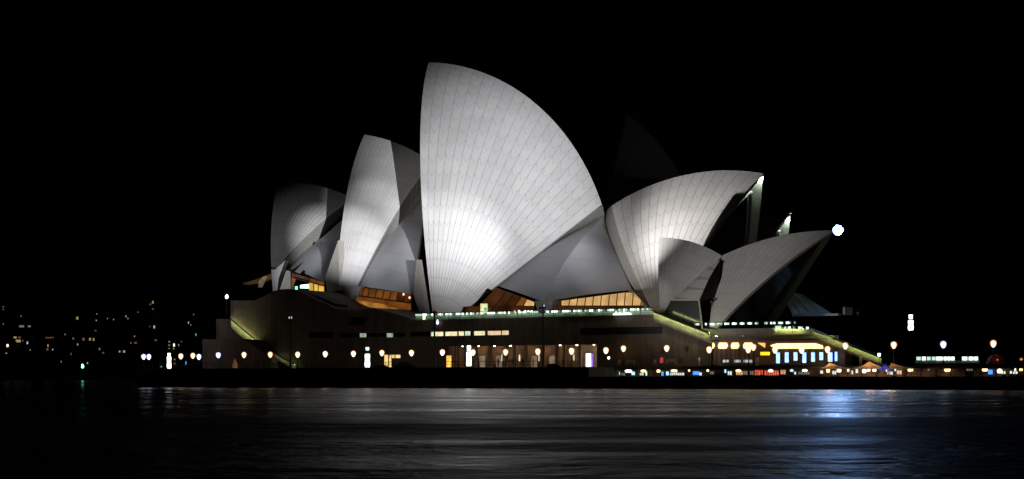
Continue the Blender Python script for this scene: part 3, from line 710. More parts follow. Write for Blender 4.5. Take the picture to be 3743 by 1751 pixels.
def pat(n, group=4, gap=1, skip=()):
    out = []; k = 0; N = n * (group + gap) / group
    i = 0; pos = 0
    while i < n:
        r = rnd.random(); m = E_R1 if r > .62 else E_R2 if r > .2 else E_R3
        if not any(a < pos / N < b for a, b in skip): out.append(((pos + .5) / N, 1.0, m))
        i += 1; pos += 1
        if i % group == 0: pos += gap
    return out
balustrade(1518, 1152, 2388, 1130, TW - .5, pod, pat(88, skip=((.085, .10), (.53, .545))), .95, E_STRIPC)
balustrade(2540, 1186, 2912, 1180, t2 + 1, ter, pat(40, 3, 2, ((.03, .1), (.62, .68))), .8, None, False)
balustrade(2832, 1198, 2962, 1200, t2 - .9, ter, [(.1, 3.4, E_R2), (.3, 1, E_R2), (.42, 1.3, E_R1), (.55, 1, E_R3), (.7, 1.2, E_R1), (.76, 1.1, E_R2), (.92, 1.3, E_R1)], .9, None, False)
# illegible white sign shining on the balustrade
gs = MB(); a, b = L(2244, 1152, TW - .8), L(2312, 1139, TW - .8)
for k, hgt in enumerate((.5, 1, .55, .8, .45, 1, .6, .75, .5)):
    x = a.x + (b.x - a.x) * k / 9
    gs.lathe((x, TW - .8, a.z), [(.05, 0), (.17, .1), (.17, .5 * hgt), (.05, .62 * hgt)], 6)
gs.build('lit_lettering', glow('white_cyan_sign', (.8, 1, .97), 3.0), pod)
lit(1545, 1146, 1554, 1168, glow('gate_light', (.9, 1, .6), 1.6), 'gate_light', TW - .8, pod, .05, False)
for x in (1896, 1918, 1930, 1942, 1880): lit(x - 2, 1134, x + 3, 1146, E_WHITE if x != 1880 else E_WARM, 'table_lamp', TW + 3, pod, .15, False)

# ------------------------------------------------------------------ street lamps
def lamp_proto(m, label, at):
    r = thing('street_lamp', label, 'street lamp', at, 'globe lamps along the waterfront')
    z = Vector(at)
    MB().lathe(z, [(.16, 0), (.14, .25), (.07, .35), (.055, 2.2), (.09, 2.28), (.09, 2.34)], 10).build('post', DARKM, r)
    g = MB().lathe(z + Vector((0, 0, 2.34)), [(.10, 0), (.26, .10), (.44, .42), (.50, .72), (.42, .98), (.20, 1.15), (.03, 1.17)], 16).build('globe', HALO_C if m in (LAMP_C, LAMP_C2) else HALO_W, r, smooth=True)
    MB().lathe(z + Vector((0, 0, 2.42)), [(.05, 0), (.15, .1), (.27, .38), (.31, .6), (.24, .8), (.03, .92)], 12).build('bulb', m, g, smooth=True)
    MB().lathe(z + Vector((0, 0, 3.5)), [(.10, 0), (.05, .07), (.02, .14)], 8).build('cap', DARKM, r)
    return r
LAMPS = [(525, 1304, 'c', 6), (544, 1304, 'c', 9), (661, 1302, 'w', 3), (705, 1300, 'w', 3), (727, 1304, 'c', 7), (798, 1298, 'c', 3), (892, 1297, 'w', 3), (988, 1296, 'w', 3), (1088, 1296, 'w', 3),
         (1189, 1294, 'w', 3), (1292, 1293, 'w', 3), (1396, 1290, 'w', 3), (1504, 1290, 'w', 3), (1617, 1288, 'w', 3), (1729, 1288, 'w', 3), (1848, 1287, 'w', 3), (1966, 1285, 'w', 3), (2089, 1283, 'w', 3),
         (2215, 1281, 'w', 3), (2279, 1274, 'w', 15), (2437, 1273, 'w', 12), (2592, 1278, 'w', 10.5), (2735, 1278, 'w', 10.5), (2754, 1269, 'w', 12.5), (2833, 1279, 'w', 10.5), (2930, 1279, 'w', 10.5), (3025, 1277, 'w', 14), (3090, 1264, 'w', 10.5), (3267, 1261, 'w', 10.5), (3448, 1259, 'c', 10.5), (3631, 1256, 'w', 10.5)]
near = ['at the far left tip, left of two', 'at the far left tip, right of two', 'just right of the leftmost tall light pylon', 'warm one of the pair before the dark block', 'cool one of the pair just left of the dark block',
        'on the dark left block, bluish-white glow', 'beside the orange niche of the left block', 'below the lit stair at the left', 'just right of the first tall mast', 'halfway between the left mast and the bottle-shaped pylon', 'just left of the pylon with a separate cap',
        'just left of the lit yellow doorway', 'above the dark shrub mound', 'left of the glowing orange door', 'touching the tall pylon in the middle', 'right of the middle pylon before the pale doorways', 'just left of the rightmost tall mast', 'just right of the rightmost tall mast',
        'right of the bright white shop door', 'above the pale chairs on the upper deck', 'above the red banner on the upper deck', 'under the left end of the lit soffit', 'under the right end of the short lit soffits, lower of two', 'beside the yellow wedge light, higher of two',
        'left of the row of blue windows', 'in the middle of the row of blue windows', 'above the last bright blue window', 'in front of the right lit stair', 'left of the tall pylon on the right, over the tents', 'cool bluish one over the lit fence', 'rightmost, over the reddish dome tent']
protos = {}
for i, (x, y, k, t) in enumerate(LAMPS):
    top = L(x, y, t); base_z = 3.6 if top.x < S_M else 3.75
    base = Vector((top.x, t, top.z - 2.95))
    if t < 9.5 and top.x > S_M: base.z = top.z - 2.95
    lab = ('warm ' if k == 'w' else 'cool white ') + 'globe street lamp ' + near[i]
    m = (LAMP_W, LAMP_W2, LAMP_W, LAMP_W3)[(i * 7) % 4] if k == 'w' else (LAMP_C, LAMP_C2)[i % 2]
    if m.name in protos: r = copy_tree(protos[m.name], base, lab)
    else: r = protos[m.name] = lamp_proto(m, lab, base)

# ------------------------------------------------------------------ tall lit pylons
def pylon(x, ytop, ycap, ybody, ybot, wpx, t, label, m=PYLON, cap_m=None, lean=0):
    c = L(x, ybot, t); s = scale_at(x, t); r = thing('light_pylon', label, 'light pylon', (c.x, c.y, c.z), 'glowing white light pylons')
    w_ = wpx / s / 2; hb = (ybot - ybody) / s; h0 = (ybot - ycap) / s; h1 = (ybot - ytop) / s
    MB().lathe(c, [(w_ * .8, 0), (w_, .12 * hb), (w_, .35 * hb), (w_ * .84, .6 * hb), (w_ * .98, .82 * hb), (w_ * .9, hb)], 12).build('lightbox', m, r, smooth=True)
    MB().lathe(c + Vector((0, 0, h0)), [(w_ * .62, 0), (w_ * .66, .5 * (h1 - h0)), (w_ * .78, .8 * (h1 - h0)), (w_ * .6, h1 - h0)], 12).build('cap', cap_m or m, r)
    MB().tube(c + Vector((0, 0, hb - .05)), c + Vector((0, 0, h0 + .05)), w_ * .3).build('neck', DARKM, r)
    MB().lathe(c + Vector((0, 0, -.5)), [(w_ * .9, 0), (w_ * .8, .49)], 12).build('base', DARKM, r)
    return r
pylon(618, 1291, 1300, 1303, 1347, 16, 3, 'leftmost glowing white light pylon at the tip of the quay')
pylon(1343, 1269, 1281, 1294, 1342, 19, 6, 'glowing white pylon with a separate pale green cap, left of the yellow doorway', cap_m=glow('pylon_cap', (.75, 1, .85), 1.3))
pylon(1714, 1263, 1283, 1287, 1338, 19, 6, 'tall glowing white pylon in the middle of the broadwalk')
pylon(3329, 1150, 1166, 1171, 1207, 20, 45, 'glowing white pylon standing high at the right above the tents')

# ------------------------------------------------------------------ floodlight masts
def mast(x, ytop, ybot, t, label, rings):
    c = L(x, ybot, t); h = L(x, ytop, t).z - c.z; r = thing('floodlight_mast', label, 'light mast', c, 'tall dark floodlight masts')
    MB().lathe(c, [(.24, 0), (.2, 1), (.13, h)], 8).build('pole', DARKM, r)
    for k, y in enumerate(rings):
        z = L(x, y, t).z
        for a in (-.5, -.2, .25, .55):
            MB().box((c.x + a - .1, c.y - .35, z - .16), (c.x + a + .1, c.y - .1, z + .16)).build('lamp_head', DARKM, r)
        MB().tube((c.x - .65, c.y - .1, z), (c.x + .65, c.y - .1, z), .05).build('crossarm', DARKM, r)
    return r
m1 = mast(1062, 1156, 1345, 8, 'leftmost dark mast with two small lit heads below the dim shell', (1162, 1172))
for dx in (-.28, .28):
    c = L(1062, 1161, 7.5); MB().box((c.x + dx - .07, c.y - .1, c.z - .2), (c.x + dx + .07, c.y - .02, c.z + .2)).build('lit_head', glow('mast_head_glow', (.8, .82, 1), .8), m1)
mast(1588, 1134, 1342, 8, 'middle dark mast in front of the tallest shell\'s foot', (1142,))
m3 = mast(1985, 1112, 1340, 8, 'rightmost dark mast in front of the side shell pedestal', (1126, 1140, 1162))
c = L(1989, 1117, 7.6); MB().box(c + Vector((-.1, -.1, -.15)), c + Vector((.1, 0, .15))).build('lit_head', glow('mast_head_blue', (.6, .7, 1), .8), m3)
vl = thing('wall_light', 'small bluish white lamp right of the middle mast', 'wall light', L(1599, 1186, TW - .4))
MB().lathe(L(1599, 1186, TW - .4), [(.05, 0), (.2, .15), (.2, .45), (.1, .6), (.14, .75), (.03, .95)], 8).build('globe', glow('wall_light_blue', (.75, .8, 1), 3), vl)
MB().tube(L(1599, 1186, TW - .4), L(1599, 1188, TW), .05).build('bracket', DARKM, vl)
nl = thing('beacon_lamp', 'lone reddish-white lamp above the left end of the podium', 'lamp', L(829, 1098, 22))
MB().tube(L(829, 1150, 22), L(829, 1092, 22), .1).build('post', DARKM, nl)
MB().lathe(L(829, 1092, 22), [(.1, 0), (.28, .2), (.32, .55), (.1, .85)], 8).build('globe', glow('beacon_warm', (1, .82, .7), 6), nl)

# ------------------------------------------------------------------ railing, shrubs, people on the broadwalk
rl = thing('railing', 'dark low railing along the edge of the broadwalk', 'railing', (-30, .5, 3.6))
MB().tube((S_L + 1, .5, 4.65), (S_M - 2, .5, 4.65), .04).tube((S_L + 1, .5, 4.15), (S_M - 2, .5, 4.15), .03).build('rail', DARKM, rl)
k = 0; x = S_L + 1
while x < S_M - 2:
    MB().tube((x, .5, 3.6), (x, .5, 4.66), .045, None, 5).build('post', DARKM, rl); x += 2.0
def shrub(x, y, t, wpx, hpx, label):
    c = L(x, y, t); s = scale_at(x, t); r = thing('shrub', label, 'shrub', c, 'dark shrubs on the broadwalk'); rr = random.Random(int(x))
    MB().tube(c, c + Vector((0, 0, hpx / s * .5)), .08, .03, 6).build('stem', STONE, r)
    mb = MB()
    for _ in range(420):
        a = rr.uniform(0, 2 * math.pi); q = rr.random() ** .5; h = rr.uniform(.05, 1) * math.sqrt(max(0.02, 1 - q * q)) * hpx / s
        p = c + Vector((math.cos(a) * q * wpx / s / 2, math.sin(a) * q * .8, h)); e = rr.uniform(.12, .26)
        d1 = Vector((rr.uniform(-1, 1), rr.uniform(-1, 1), rr.uniform(-1, 1))).normalized() * e; d2 = d1.orthogonal().normalized() * e * .6
        mb.add([p - d1, p + d2, p + d1, p - d2], [(0, 1, 2, 3)])
    mb.build('foliage', LEAF, r)
shrub(1480, 1345, 1.6, 90, 22, 'wide dark shrub mound below the lamp right of the yellow doorway')
shrub(2023, 1342, 1.6, 44, 13, 'low dark shrub right of the rightmost mast')
shrub(1395, 1346, 1.6, 60, 10, 'low dark shrub left of the wide shrub mound')

def person(at, label, shirt, trousers, face=0.0, h=1.7, stride=.12, arm=.1):
    """one continuous skinned figure with hair"""
    r = thing('person', label, 'person', at, 'people on the quay'); b = Vector(at); k = h / 1.7
    ca, sa = math.cos(face), math.sin(face)
    def P(x, y, z): return (x * k * ca - y * k * sa, x * k * sa + y * k * ca, z * k)
    vs = [P(0, 0, .92), P(0, .01, 1.12), P(0, .02, 1.38), P(0, 0, 1.47), P(0, -.01, 1.55), P(0, -.01, 1.64),
          P(-.10, 0, .88), P(-.11, -stride, .48), P(-.11, -stride * .6, .08), P(-.11, -stride * .6 - .14, .04),
          P(.10, 0, .88), P(.11, stride, .48), P(.11, stride * 1.5, .08), P(.11, stride * 1.5 - .14, .04),
          P(-.19, .02, 1.36), P(-.24, .04, 1.10), P(-.24, -.06 - arm, .88), P(-.24, -.09 - arm, .78),
          P(.19, .02, 1.36), P(.24, .04, 1.10), P(.24, -.02 + arm, .88), P(.24, -.03 + arm, .78)]
    es = [(0, 1), (1, 2), (2, 3), (3, 4), (4, 5), (0, 6), (6, 7), (7, 8), (8, 9), (0, 10), (10, 11), (11, 12), (12, 13), (2, 14), (14, 15), (15, 16), (16, 17), (2, 18), (18, 19), (19, 20), (20, 21)]
    rad = [.14, .13, .15, .06, .085, .085, .09, .065, .045, .035, .09, .065, .045, .035, .06, .045, .035, .03, .06, .045, .035, .03]
    me = bpy.data.meshes.new('body'); me.from_pydata(vs, es, []); me.update()
    o = bpy.data.objects.new('body', me); COL.objects.link(o); o.parent = r
    sk = o.modifiers.new('skin', 'SKIN'); sd = o.modifiers.new('sub', 'SUBSURF'); sd.levels = sd.render_levels = 1
    for i, q in enumerate(rad): me.skin_vertices[0].data[i].radius = (q * k, q * k * .8)
    me.skin_vertices[0].data[0].use_root = True
    m, nt, bs = nodes('person_clothes')
    tc = nt.nodes.new('ShaderNodeTexCoord'); sx = nt.nodes.new('ShaderNodeSeparateXYZ'); nt.links.new(tc.outputs['Object'], sx.inputs[0])
    rp = nt.nodes.new('ShaderNodeValToRGB'); rp.color_ramp.interpolation = 'CONSTANT'
    nt.links.new(math_node(nt, 'DIVIDE', sx.outputs[2], 2.0 * k), rp.inputs['Fac'])
    for pos, c in ((0, (.03, .02, .02)), (.04, trousers), (.45, shirt), (.725, (.45, .28, .2))):
        e = rp.color_ramp.elements[0] if pos == 0 else rp.color_ramp.elements.new(pos); e.color = (*c, 1)
    nt.links.new(rp.outputs[0], bs.inputs['Base Color']); bs.inputs['Roughness'].default_value = .8
    me.materials.append(m)
    MB().lathe(b + Vector(P(0, .015, 1.58)), [(.085 * k, -.06 * k), (.1 * k, .04 * k), (.085 * k, .11 * k), (.02, .15 * k)], 10).build('hair', mat('dark_hair', (.02, .015, .01), .6), r, smooth=True)
dk = (.03, .03, .035)
PEOPLE = [(1597, 5, 'standing beside the foot of the middle mast', dk, dk), (1664, 4, 'right of the orange door', (.15, .05, .05), dk), (1748, 5, 'in a grey top just right of the middle pylon', (.2, .2, .2), dk),
          (1821, 4, 'walking before the second pale doorway', dk, dk), (1873, 6, 'in a blue top, left of the narrow lit slot', (.05, .07, .2), dk), (1912, 4, 'right of the narrow lit slot in dark clothes', dk, dk), (1948, 5, 'in a beige top near the third pale doorway', (.35, .3, .22), dk),
          (2060, 5, 'in dark clothes left of the bright shop door', dk, dk)]
for x, t, lab, sh_, tr_ in PEOPLE:
    q = L(x, 1300, t); person((q.x, t, 3.6), 'person ' + lab, sh_, tr_, face=(x % 7) * .9, stride=.05 + (x % 5) * .04)
q = L(2556, 1320, 11); person((q.x, 11, 3.75), 'person in white lit brightly on the upper deck left of the bar facade', (.8, .75, .6), (.6, .55, .45), 1.2, 1.7, .05)
q = L(2768, 1320, 16); person((q.x, 16, 3.75), 'person in pale clothes standing under the yellow sign', (.8, .6, .45), (.7, .5, .4), .4, 1.8, .03)
q = L(3146, 1320, 16); person((q.x, 16, 3.75), 'person in a long pale outfit beside the right lit stair', (.75, .6, .5), (.7, .55, .45), .2, 1.8, .02)

# upper deck furniture
def bench(x, y, t, wpx, label):
    c = L(x, y, t); w_ = wpx / scale_at(x, t); r = thing('bench', label, 'bench', c); m = mat('pale_bench_timber', (.5, .42, .33), .7, .2)
    MB().box(c + Vector((-w_ / 2, -.25, .42)), c + Vector((w_ / 2, .25, .48))).build('seat', m, r)
    for z in (.62, .80, .98): pass
    MB().box(c + Vector((-w_ / 2, .22, .60)), c + Vector((w_ / 2, .27, .70))).box(c + Vector((-w_ / 2, .24, .80)), c + Vector((w_ / 2, .29, .90))).build('backrest', m, r)
    for sx in (-1, 1):
        MB().tube(c + Vector((sx * w_ * .46, -.2, 0)), c + Vector((sx * w_ * .42, -.15, .42)), .04).build('leg', m, r)
        MB().tube(c + Vector((sx * w_ * .46, .2, 0)), c + Vector((sx * w_ * .48, .28, .95)), .04).build('leg', m, r)
bench(2303, 1335, 11.5, 36, 'pale slatted bench on the upper deck below the left lamp')
bench(2452, 1332, 11.5, 40, 'pale slatted bench right of the red banner')
def chair(x, y, t, label):
    c = L(x, y, t); r = thing('deck_chair', label, 'chair', c); m = mat('pale_chair_frame', (.5, .42, .35), .7, .2)
    MB().box(c + Vector((-.25, -.25, .40)), c + Vector((.25, .25, .45))).build('seat', m, r)
    MB().box(c + Vector((-.25, .23, .45)), c + Vector((.25, .28, 1.0))).build('backrest', m, r)
    for sx in (-1, 1):
        for sy in (-1, 1): MB().tube(c + Vector((sx * .3, sy * .3, 0)), c + Vector((sx * .2, sy * .2, .40)), .03).build('leg', m, r)
chair(2262, 1336, 11, 'pale deck chair left of the bench under the lamp'); chair(2290, 1336, 13, 'pale deck chair behind the left bench'); chair(2392, 1335, 12, 'pale deck chair left of the red banner')
rb = thing('banner', 'red glowing banner standing on the upper deck', 'banner', L(2417, 1334, 12))
MB().tube(L(2411, 1336, 12), L(2411, 1306, 12), .05).build('pole', DARKM, rb)
MB().prism(poly_px([(2411, 1308), (2424, 1307), (2423, 1326), (2412, 1327)], 12), 12, 12.06).build('cloth', glow('red_banner', (.9, .06, .08), .45, .4, 2), rb)
bl = thing('bollard_lamp', 'small blue-white lamp on a short post right of the shop door lamp', 'lamp', L(2225, 1336, 10))
MB().tube(L(2225, 1336, 10), L(2225, 1313, 10), .05).build('post', DARKM, bl)
MB().lathe(L(2225, 1313, 10), [(.05, 0), (.2, .1), (.22, .3), (.1, .45)], 8).build('globe', glow('bollard_blue', (.75, .88, 1), 5), bl)

# ------------------------------------------------------------------ bars under the upper deck: pendant lamps, screens, lit counters
bar = thing('bar_front', 'long dark glazed bar front under the upper deck at the water', 'bar', (60, 12.7, .9))
MB().box((S_M + 3, 12.55, .9), (S_R, 12.98, 3.19)).build('wall', mat('bar_wall', (.12, .07, .045), .7, .4, .7), bar)
px = S_M + 5; 
while px < 100:
    MB().box((px - .06, 12.40, .9), (px + .06, 12.547, 3.19)).build('mullion', DARKM, bar); px += 2.4
def bar_item(x, y, wpx, hpx, m, kind, label, t=11.5):
    c = L(x, y, t); s = scale_at(x, t); w_, h_ = wpx / s, hpx / s
    if kind == 'pendant_lamp':
        r = thing(kind, label, 'lamp', (c.x, t, c.z), 'lamps along the waterside bar')
        MB().lathe(c + Vector((0, 0, -h_ / 2)), [(w_ * .36, 0), (w_ * .5, h_ * .55), (w_ * .3, h_ * .9), (w_ * .1, h_)], 10).build('shade', m, r)
        MB().tube(c + Vector((0, 0, h_ / 2)), (c.x, t, max(3.19, c.z + h_ / 2 + .05)), .025, None, 5).build('cord', DARKM, r)
    elif kind == 'display_screen':
        r = thing(kind, label, 'screen', (c.x, t, .9), 'glowing screens along the waterside bar')
        MB().box((c.x - w_ / 2, t, c.z - h_ / 2), (c.x + w_ / 2, t + .08, c.z + h_ / 2)).build('panel', m, r)
        MB().box((c.x - .1, t + .02, .9), (c.x + .1, t + .07, c.z - h_ / 2)).box((c.x - .35, t - .15, .9), (c.x + .35, t + .25, .96)).build('stand', DARKM, r)
    else:
        r = thing(kind, label, 'counter', (c.x, t, .9), 'lit counters along the waterside bar')
        MB().box((c.x - w_ / 2, t, c.z - h_ / 2), (c.x + w_ / 2, t + .1, c.z + h_ / 2)).build('lit_panel', m, r)
        MB().box((c.x - w_ / 2, t + .1, .9), (c.x + w_ / 2, t + .7, c.z - h_ / 2)).box((c.x - w_ / 2, t + .102, c.z - h_ / 2), (c.x + w_ / 2, t + .4, c.z + h_ / 2 - .05)).build('cabinet', DARKM, r)
        nb = max(1, int(wpx / 9))
        for k in range(1, nb + 1):
            xx = c.x - w_ / 2 + w_ * k / (nb + 1); MB().box((xx - .04, t - .03, c.z - h_ / 2), (xx + .04, t - .002, c.z + h_ / 2)).build('divider', DARKM, r)
E_LY = glow('pendant_yellow', (1.0, .78, .30), 2.2); E_LW = glow('pendant_white', (1, .93, .78), 2.4); E_CB = glow('counter_blue', (.4, .75, 1), 1.4, .5, 2); E_CW = glow('counter_white', (.9, 1, .88), .8, .5, 2); E_CR = glow('counter_red', (1, .14, .06), .75, .6, 1.6); E_CO = glow('counter_orange', (1, .55, .3), .7, .5, 2); E_CG = glow('counter_grey', (.7, .65, .55), .22, .5, 2)
E_OB = glow('pendant_orange', (1, .62, .3), 2.8)
BAR = [(2244, 1357, 19, 11, E_LY, 'pendant_lamp', 'yellow bar lamp at the left end of the bar'), (2229, 1367, 6, 13, E_CB, 'display_screen', 'narrow cyan screen at the very left end of the bar'), (2259, 1365, 14, 11, E_CB, 'display_screen', 'small blue-white screen right of the leftmost bar lamp'),
       (2278, 1368, 14, 9, E_CG, 'lit_counter', 'dim grey counter left of the large white bar lamp'), (2297, 1356, 28, 11, E_LW, 'pendant_lamp', 'large white bar lamp below the pale bench'), (2314, 1365, 13, 12, E_CB, 'display_screen', 'bright blue-white screen right of the large white bar lamp'),
       (2352, 1356, 22, 10, E_LY, 'pendant_lamp', 'greenish yellow bar lamp right of the bright blue-white screen'), (2345, 1368, 14, 8, E_CW, 'lit_counter', 'short pale counter under the greenish yellow bar lamp'), (2362, 1366, 6, 14, E_CB, 'display_screen', 'thin cyan screen right of the short pale counter'),
       (2407, 1356, 15, 11, E_LY, 'pendant_lamp', 'bar lamp left of the oval deep blue screen'), (2421, 1366, 8, 15, E_DEEPB, 'display_screen', 'deep blue narrow screen below the red banner'), (2439, 1365, 9, 14, E_CB, 'display_screen', 'cyan screen left of the long counter row'),
       (2464, 1355, 26, 10, E_LY, 'pendant_lamp', 'wide yellow bar lamp over the long pale counter'), (2474, 1367, 56, 9, E_CW, 'lit_counter', 'long pale counter divided into small panes'), (2519, 1354, 8, 8, E_OB, 'pendant_lamp', 'small warm bar lamp right of the long pale counter'),
       (2544, 1364, 24, 13, E_DEEPB, 'display_screen', 'speckled deep blue screen below the person in white'), (2560, 1367, 9, 11, E_CW, 'display_screen', 'small white screen right of the speckled blue one'), (2587, 1354, 10, 9, E_LY, 'pendant_lamp', 'small yellow bar lamp right of the speckled blue screen'),
       (2602, 1363, 14, 11, E_CG, 'lit_counter', 'dim bluish grey counter right of the small yellow bar lamp'), (2651, 1356, 6, 13, E_CB, 'display_screen', 'thin upright cyan screen alone in the dark stretch'), (2667, 1364, 15, 14, E_CW, 'lit_counter', 'square white counter right of the thin cyan screen'),
       (2699, 1355, 22, 9, E_LY, 'pendant_lamp', 'yellow bar lamp left of the red counters'), (2702, 1364, 24, 13, E_CO, 'lit_counter', 'warm orange counter under the yellow lamp left of the red counters'), (2724, 1363, 16, 14, E_CG, 'lit_counter', 'dull reddish grey counter next to the orange one'), (2747, 1363, 12, 14, E_CG, 'lit_counter', 'grey counter just left of the red counters'),
       (2768, 1362, 20, 18, E_CR, 'lit_counter', 'left one of the two red glowing counters'), (2784, 1361, 8, 16, E_CR, 'lit_counter', 'narrow red counter between the two wide red ones'), (2820, 1363, 54, 17, E_CR, 'lit_counter', 'widest red glowing counter'), (2817, 1355, 20, 10, E_LW, 'pendant_lamp', 'white bar lamp over the widest red counter'), (2862, 1360, 18, 16, E_CO, 'lit_counter', 'warm pale counter right of the red counters'),
       (2894, 1354, 14, 9, E_CB, 'pendant_lamp', 'blue bar lamp below the blue windows'), (2906, 1364, 6, 10, E_CW, 'display_screen', 'tiny white screen right of the blue bar lamp'), (2926, 1364, 14, 10, E_CG, 'lit_counter', 'dim violet grey counter left of the wide white lamp'), (2942, 1354, 22, 9, E_LW, 'pendant_lamp', 'wide white bar lamp below the middle blue windows'), (2944, 1365, 30, 9, E_CG, 'lit_counter', 'dim counter under the wide white bar lamp'),
       (3003, 1360, 10, 12, E_CW, 'display_screen', 'small whitish screen at the left edge of the tents'), (3027, 1353, 14, 18, E_OB, 'pendant_lamp', 'orange-white lamp under the leftmost tent'), (3049, 1362, 14, 13, E_CW, 'lit_counter', 'pale counter between the two lamps of the leftmost tent'), (3067, 1354, 18, 13, E_LW, 'pendant_lamp', 'white lamp at the right edge of the leftmost tent'), (3100, 1351, 9, 15, E_OB, 'pendant_lamp', 'narrow orange lamp between the two large tents'),
       (3114, 1361, 7, 14, E_CW, 'display_screen', 'thin pale screen right of the narrow orange lamp'), (3131, 1356, 10, 15, E_CW, 'display_screen', 'pale screen left of the middle tent'), (3159, 1356, 17, 15, E_LW, 'pendant_lamp', 'white lamp under the middle tent'), (3175, 1350, 14, 16, E_OB, 'pendant_lamp', 'brightest orange lamp under the peak of the middle tent'), (3196, 1353, 16, 11, E_LW, 'pendant_lamp', 'white lamp at the right edge of the middle tent'),
       (3240, 1354, 4, 9, E_OB, 'pendant_lamp', 'tiny yellow lamp left of the green-white counter'), (3253, 1364, 20, 11, E_CW, 'lit_counter', 'green-white counter under the blue tent'), (3273, 1351, 8, 10, E_CB, 'pendant_lamp', 'small cyan lamp under the rightmost tent'), (3287, 1361, 17, 14, E_CO, 'lit_counter', 'beige counter under the rightmost tent'), (3328, 1352, 22, 12, E_LY, 'pendant_lamp', 'yellow lamp right of the rightmost tent'),
       (3394, 1351, 8, 8, E_CG, 'pendant_lamp', 'very dim lamp right of the tents'), (3463, 1351, 24, 15, E_OB, 'pendant_lamp', 'large orange-white lamp below the lit fence'), (3544, 1352, 22, 7, E_CG, 'lit_counter', 'dim brownish counter between the orange lamps'), (3600, 1351, 22, 13, E_OB, 'pendant_lamp', 'orange-white lamp left of the vivid blue screen'), (3620, 1360, 15, 16, glow('vivid_blue', (.05, .3, 1), 1.6), 'display_screen', 'vivid blue screen at the far right'),
       (3654, 1356, 20, 16, E_LW, 'pendant_lamp', 'large white lamp right of the vivid blue screen'), (3668, 1362, 13, 10, E_CW, 'lit_counter', 'pale counter below the large white lamp at the far right'), (3695, 1361, 7, 10, E_CW, 'display_screen', 'small greenish screen at the far right'), (3711, 1350, 6, 11, E_LW, 'pendant_lamp', 'narrow white lamp at the far right'), (3711, 1362, 16, 9, E_CW, 'lit_counter', 'greenish white counter at the far right'), (3732, 1350, 14, 11, E_LY, 'pendant_lamp', 'rightmost yellow lamp at the edge of the picture')]
for k, (x, y, a, b, m, kind, lab) in enumerate(BAR): bar_item(x, y, a, b, m, kind, lab, t=10.6 + (k % 4) * .35)

# tents
def tent(x, ypk, x0, x1, yb, t, m, label, d=4.0, watts=420, lc=(1, .62, .30)):
    p = L(x, ypk, t + d / 2); a = L(x0, yb, t); b = L(x1, yb, t); cx = (a.x + b.x) / 2
    r = thing('canopy_tent', label, 'tent', (cx, t + d / 2, .9), 'peaked tents by the bar')
    cor = [Vector((a.x, t, a.z)), Vector((b.x, t, a.z)), Vector((b.x, t + d, a.z)), Vector((a.x, t + d, a.z))]
    mb = MB(); n = 6; rows = []
    for k in range(n + 1):
        f = k / n; g = f ** 1.0; hgt = (1 - f) ** 2.0
        ring = []
        for q in range(16):
            e = q / 4; i = int(e); c = cor[i % 4].lerp(cor[(i + 1) % 4], e - i)
            c = Vector((p.x, t + d / 2, 0)).lerp(Vector((c.x, c.y, 0)), max(.02, g)); ring.append((c.x, c.y, a.z + (p.z - a.z) * hgt))
        rows.append(ring + [ring[0]])
    mb.grid(rows); mb.grid([[(c[0], c[1], c[2] - .05) for c in rr] for rr in rows], flip=True)
    mb.build('canopy', m, r)
    for c in cor: MB().tube((c.x, c.y, .9), (c.x, c.y, c.z), .04, None, 6).build('pole', DARKM, r)
    pl = bpy.data.lights.new('tent_light', 'POINT'); pl.energy = watts; pl.color = lc; pl.shadow_soft_size = .7
    po = bpy.data.objects.new('tent_light', pl); COL.objects.link(po); po.location = W((p.x, t + d / 2, a.z - .15))
tent(3032, 1326, 2996, 3096, 1345, 5.2, CANVAS, 'leftmost cream peaked tent right of the blue windows')
tent(3178, 1321, 3112, 3222, 1345, 5.2, CANVAS, 'orange-lit cream peaked tent in the middle')
tent(3232, 1331, 3208, 3246, 1350, 4.0, BLUECAN, 'small blue tent right of the orange-lit one', 2.5, 260, (.7, .75, 1))
tent(3256, 1326, 3247, 3332, 1346, 5.4, CANVAS, 'rightmost cream tent beside the blue one')
MBf = thing('dome_tent', 'reddish dome tent at the far right', 'tent', L(3642, 1330, 14))
c = L(3640, 1331, 14); mb = MB(); rows = []
for k in range(7):
    ph = math.pi / 2 * k / 6; rows.append([c + Vector((1.5 * math.cos(ph) * math.cos(q), 1.5 * math.cos(ph) * math.sin(q), 1.55 * math.sin(ph))) for q in [2 * math.pi * i / 16 for i in range(17)]])
mb.grid(rows); mb.build('canopy', mat('red_canvas', (.22, .05, .04), .8, .5, 2), MBf)
MB().lathe(L(3646, 1318, 12.3), [(.02, 0), (.15, .1), (.02, .25)], 8).build('lamp', glow('red_lantern', (1, .12, .06), 1.2), MBf)
ol = tag(MB().lathe(L(3733, 1318, 13), [(.05, 0), (.25, .12), (.2, .3), (.05, .4)], 8).build('lantern', glow('orange_lantern', (1, .3, .06), .7), at=L(3733, 1318, 13)), 'dull orange lantern at the right edge above the tents', 'lantern')
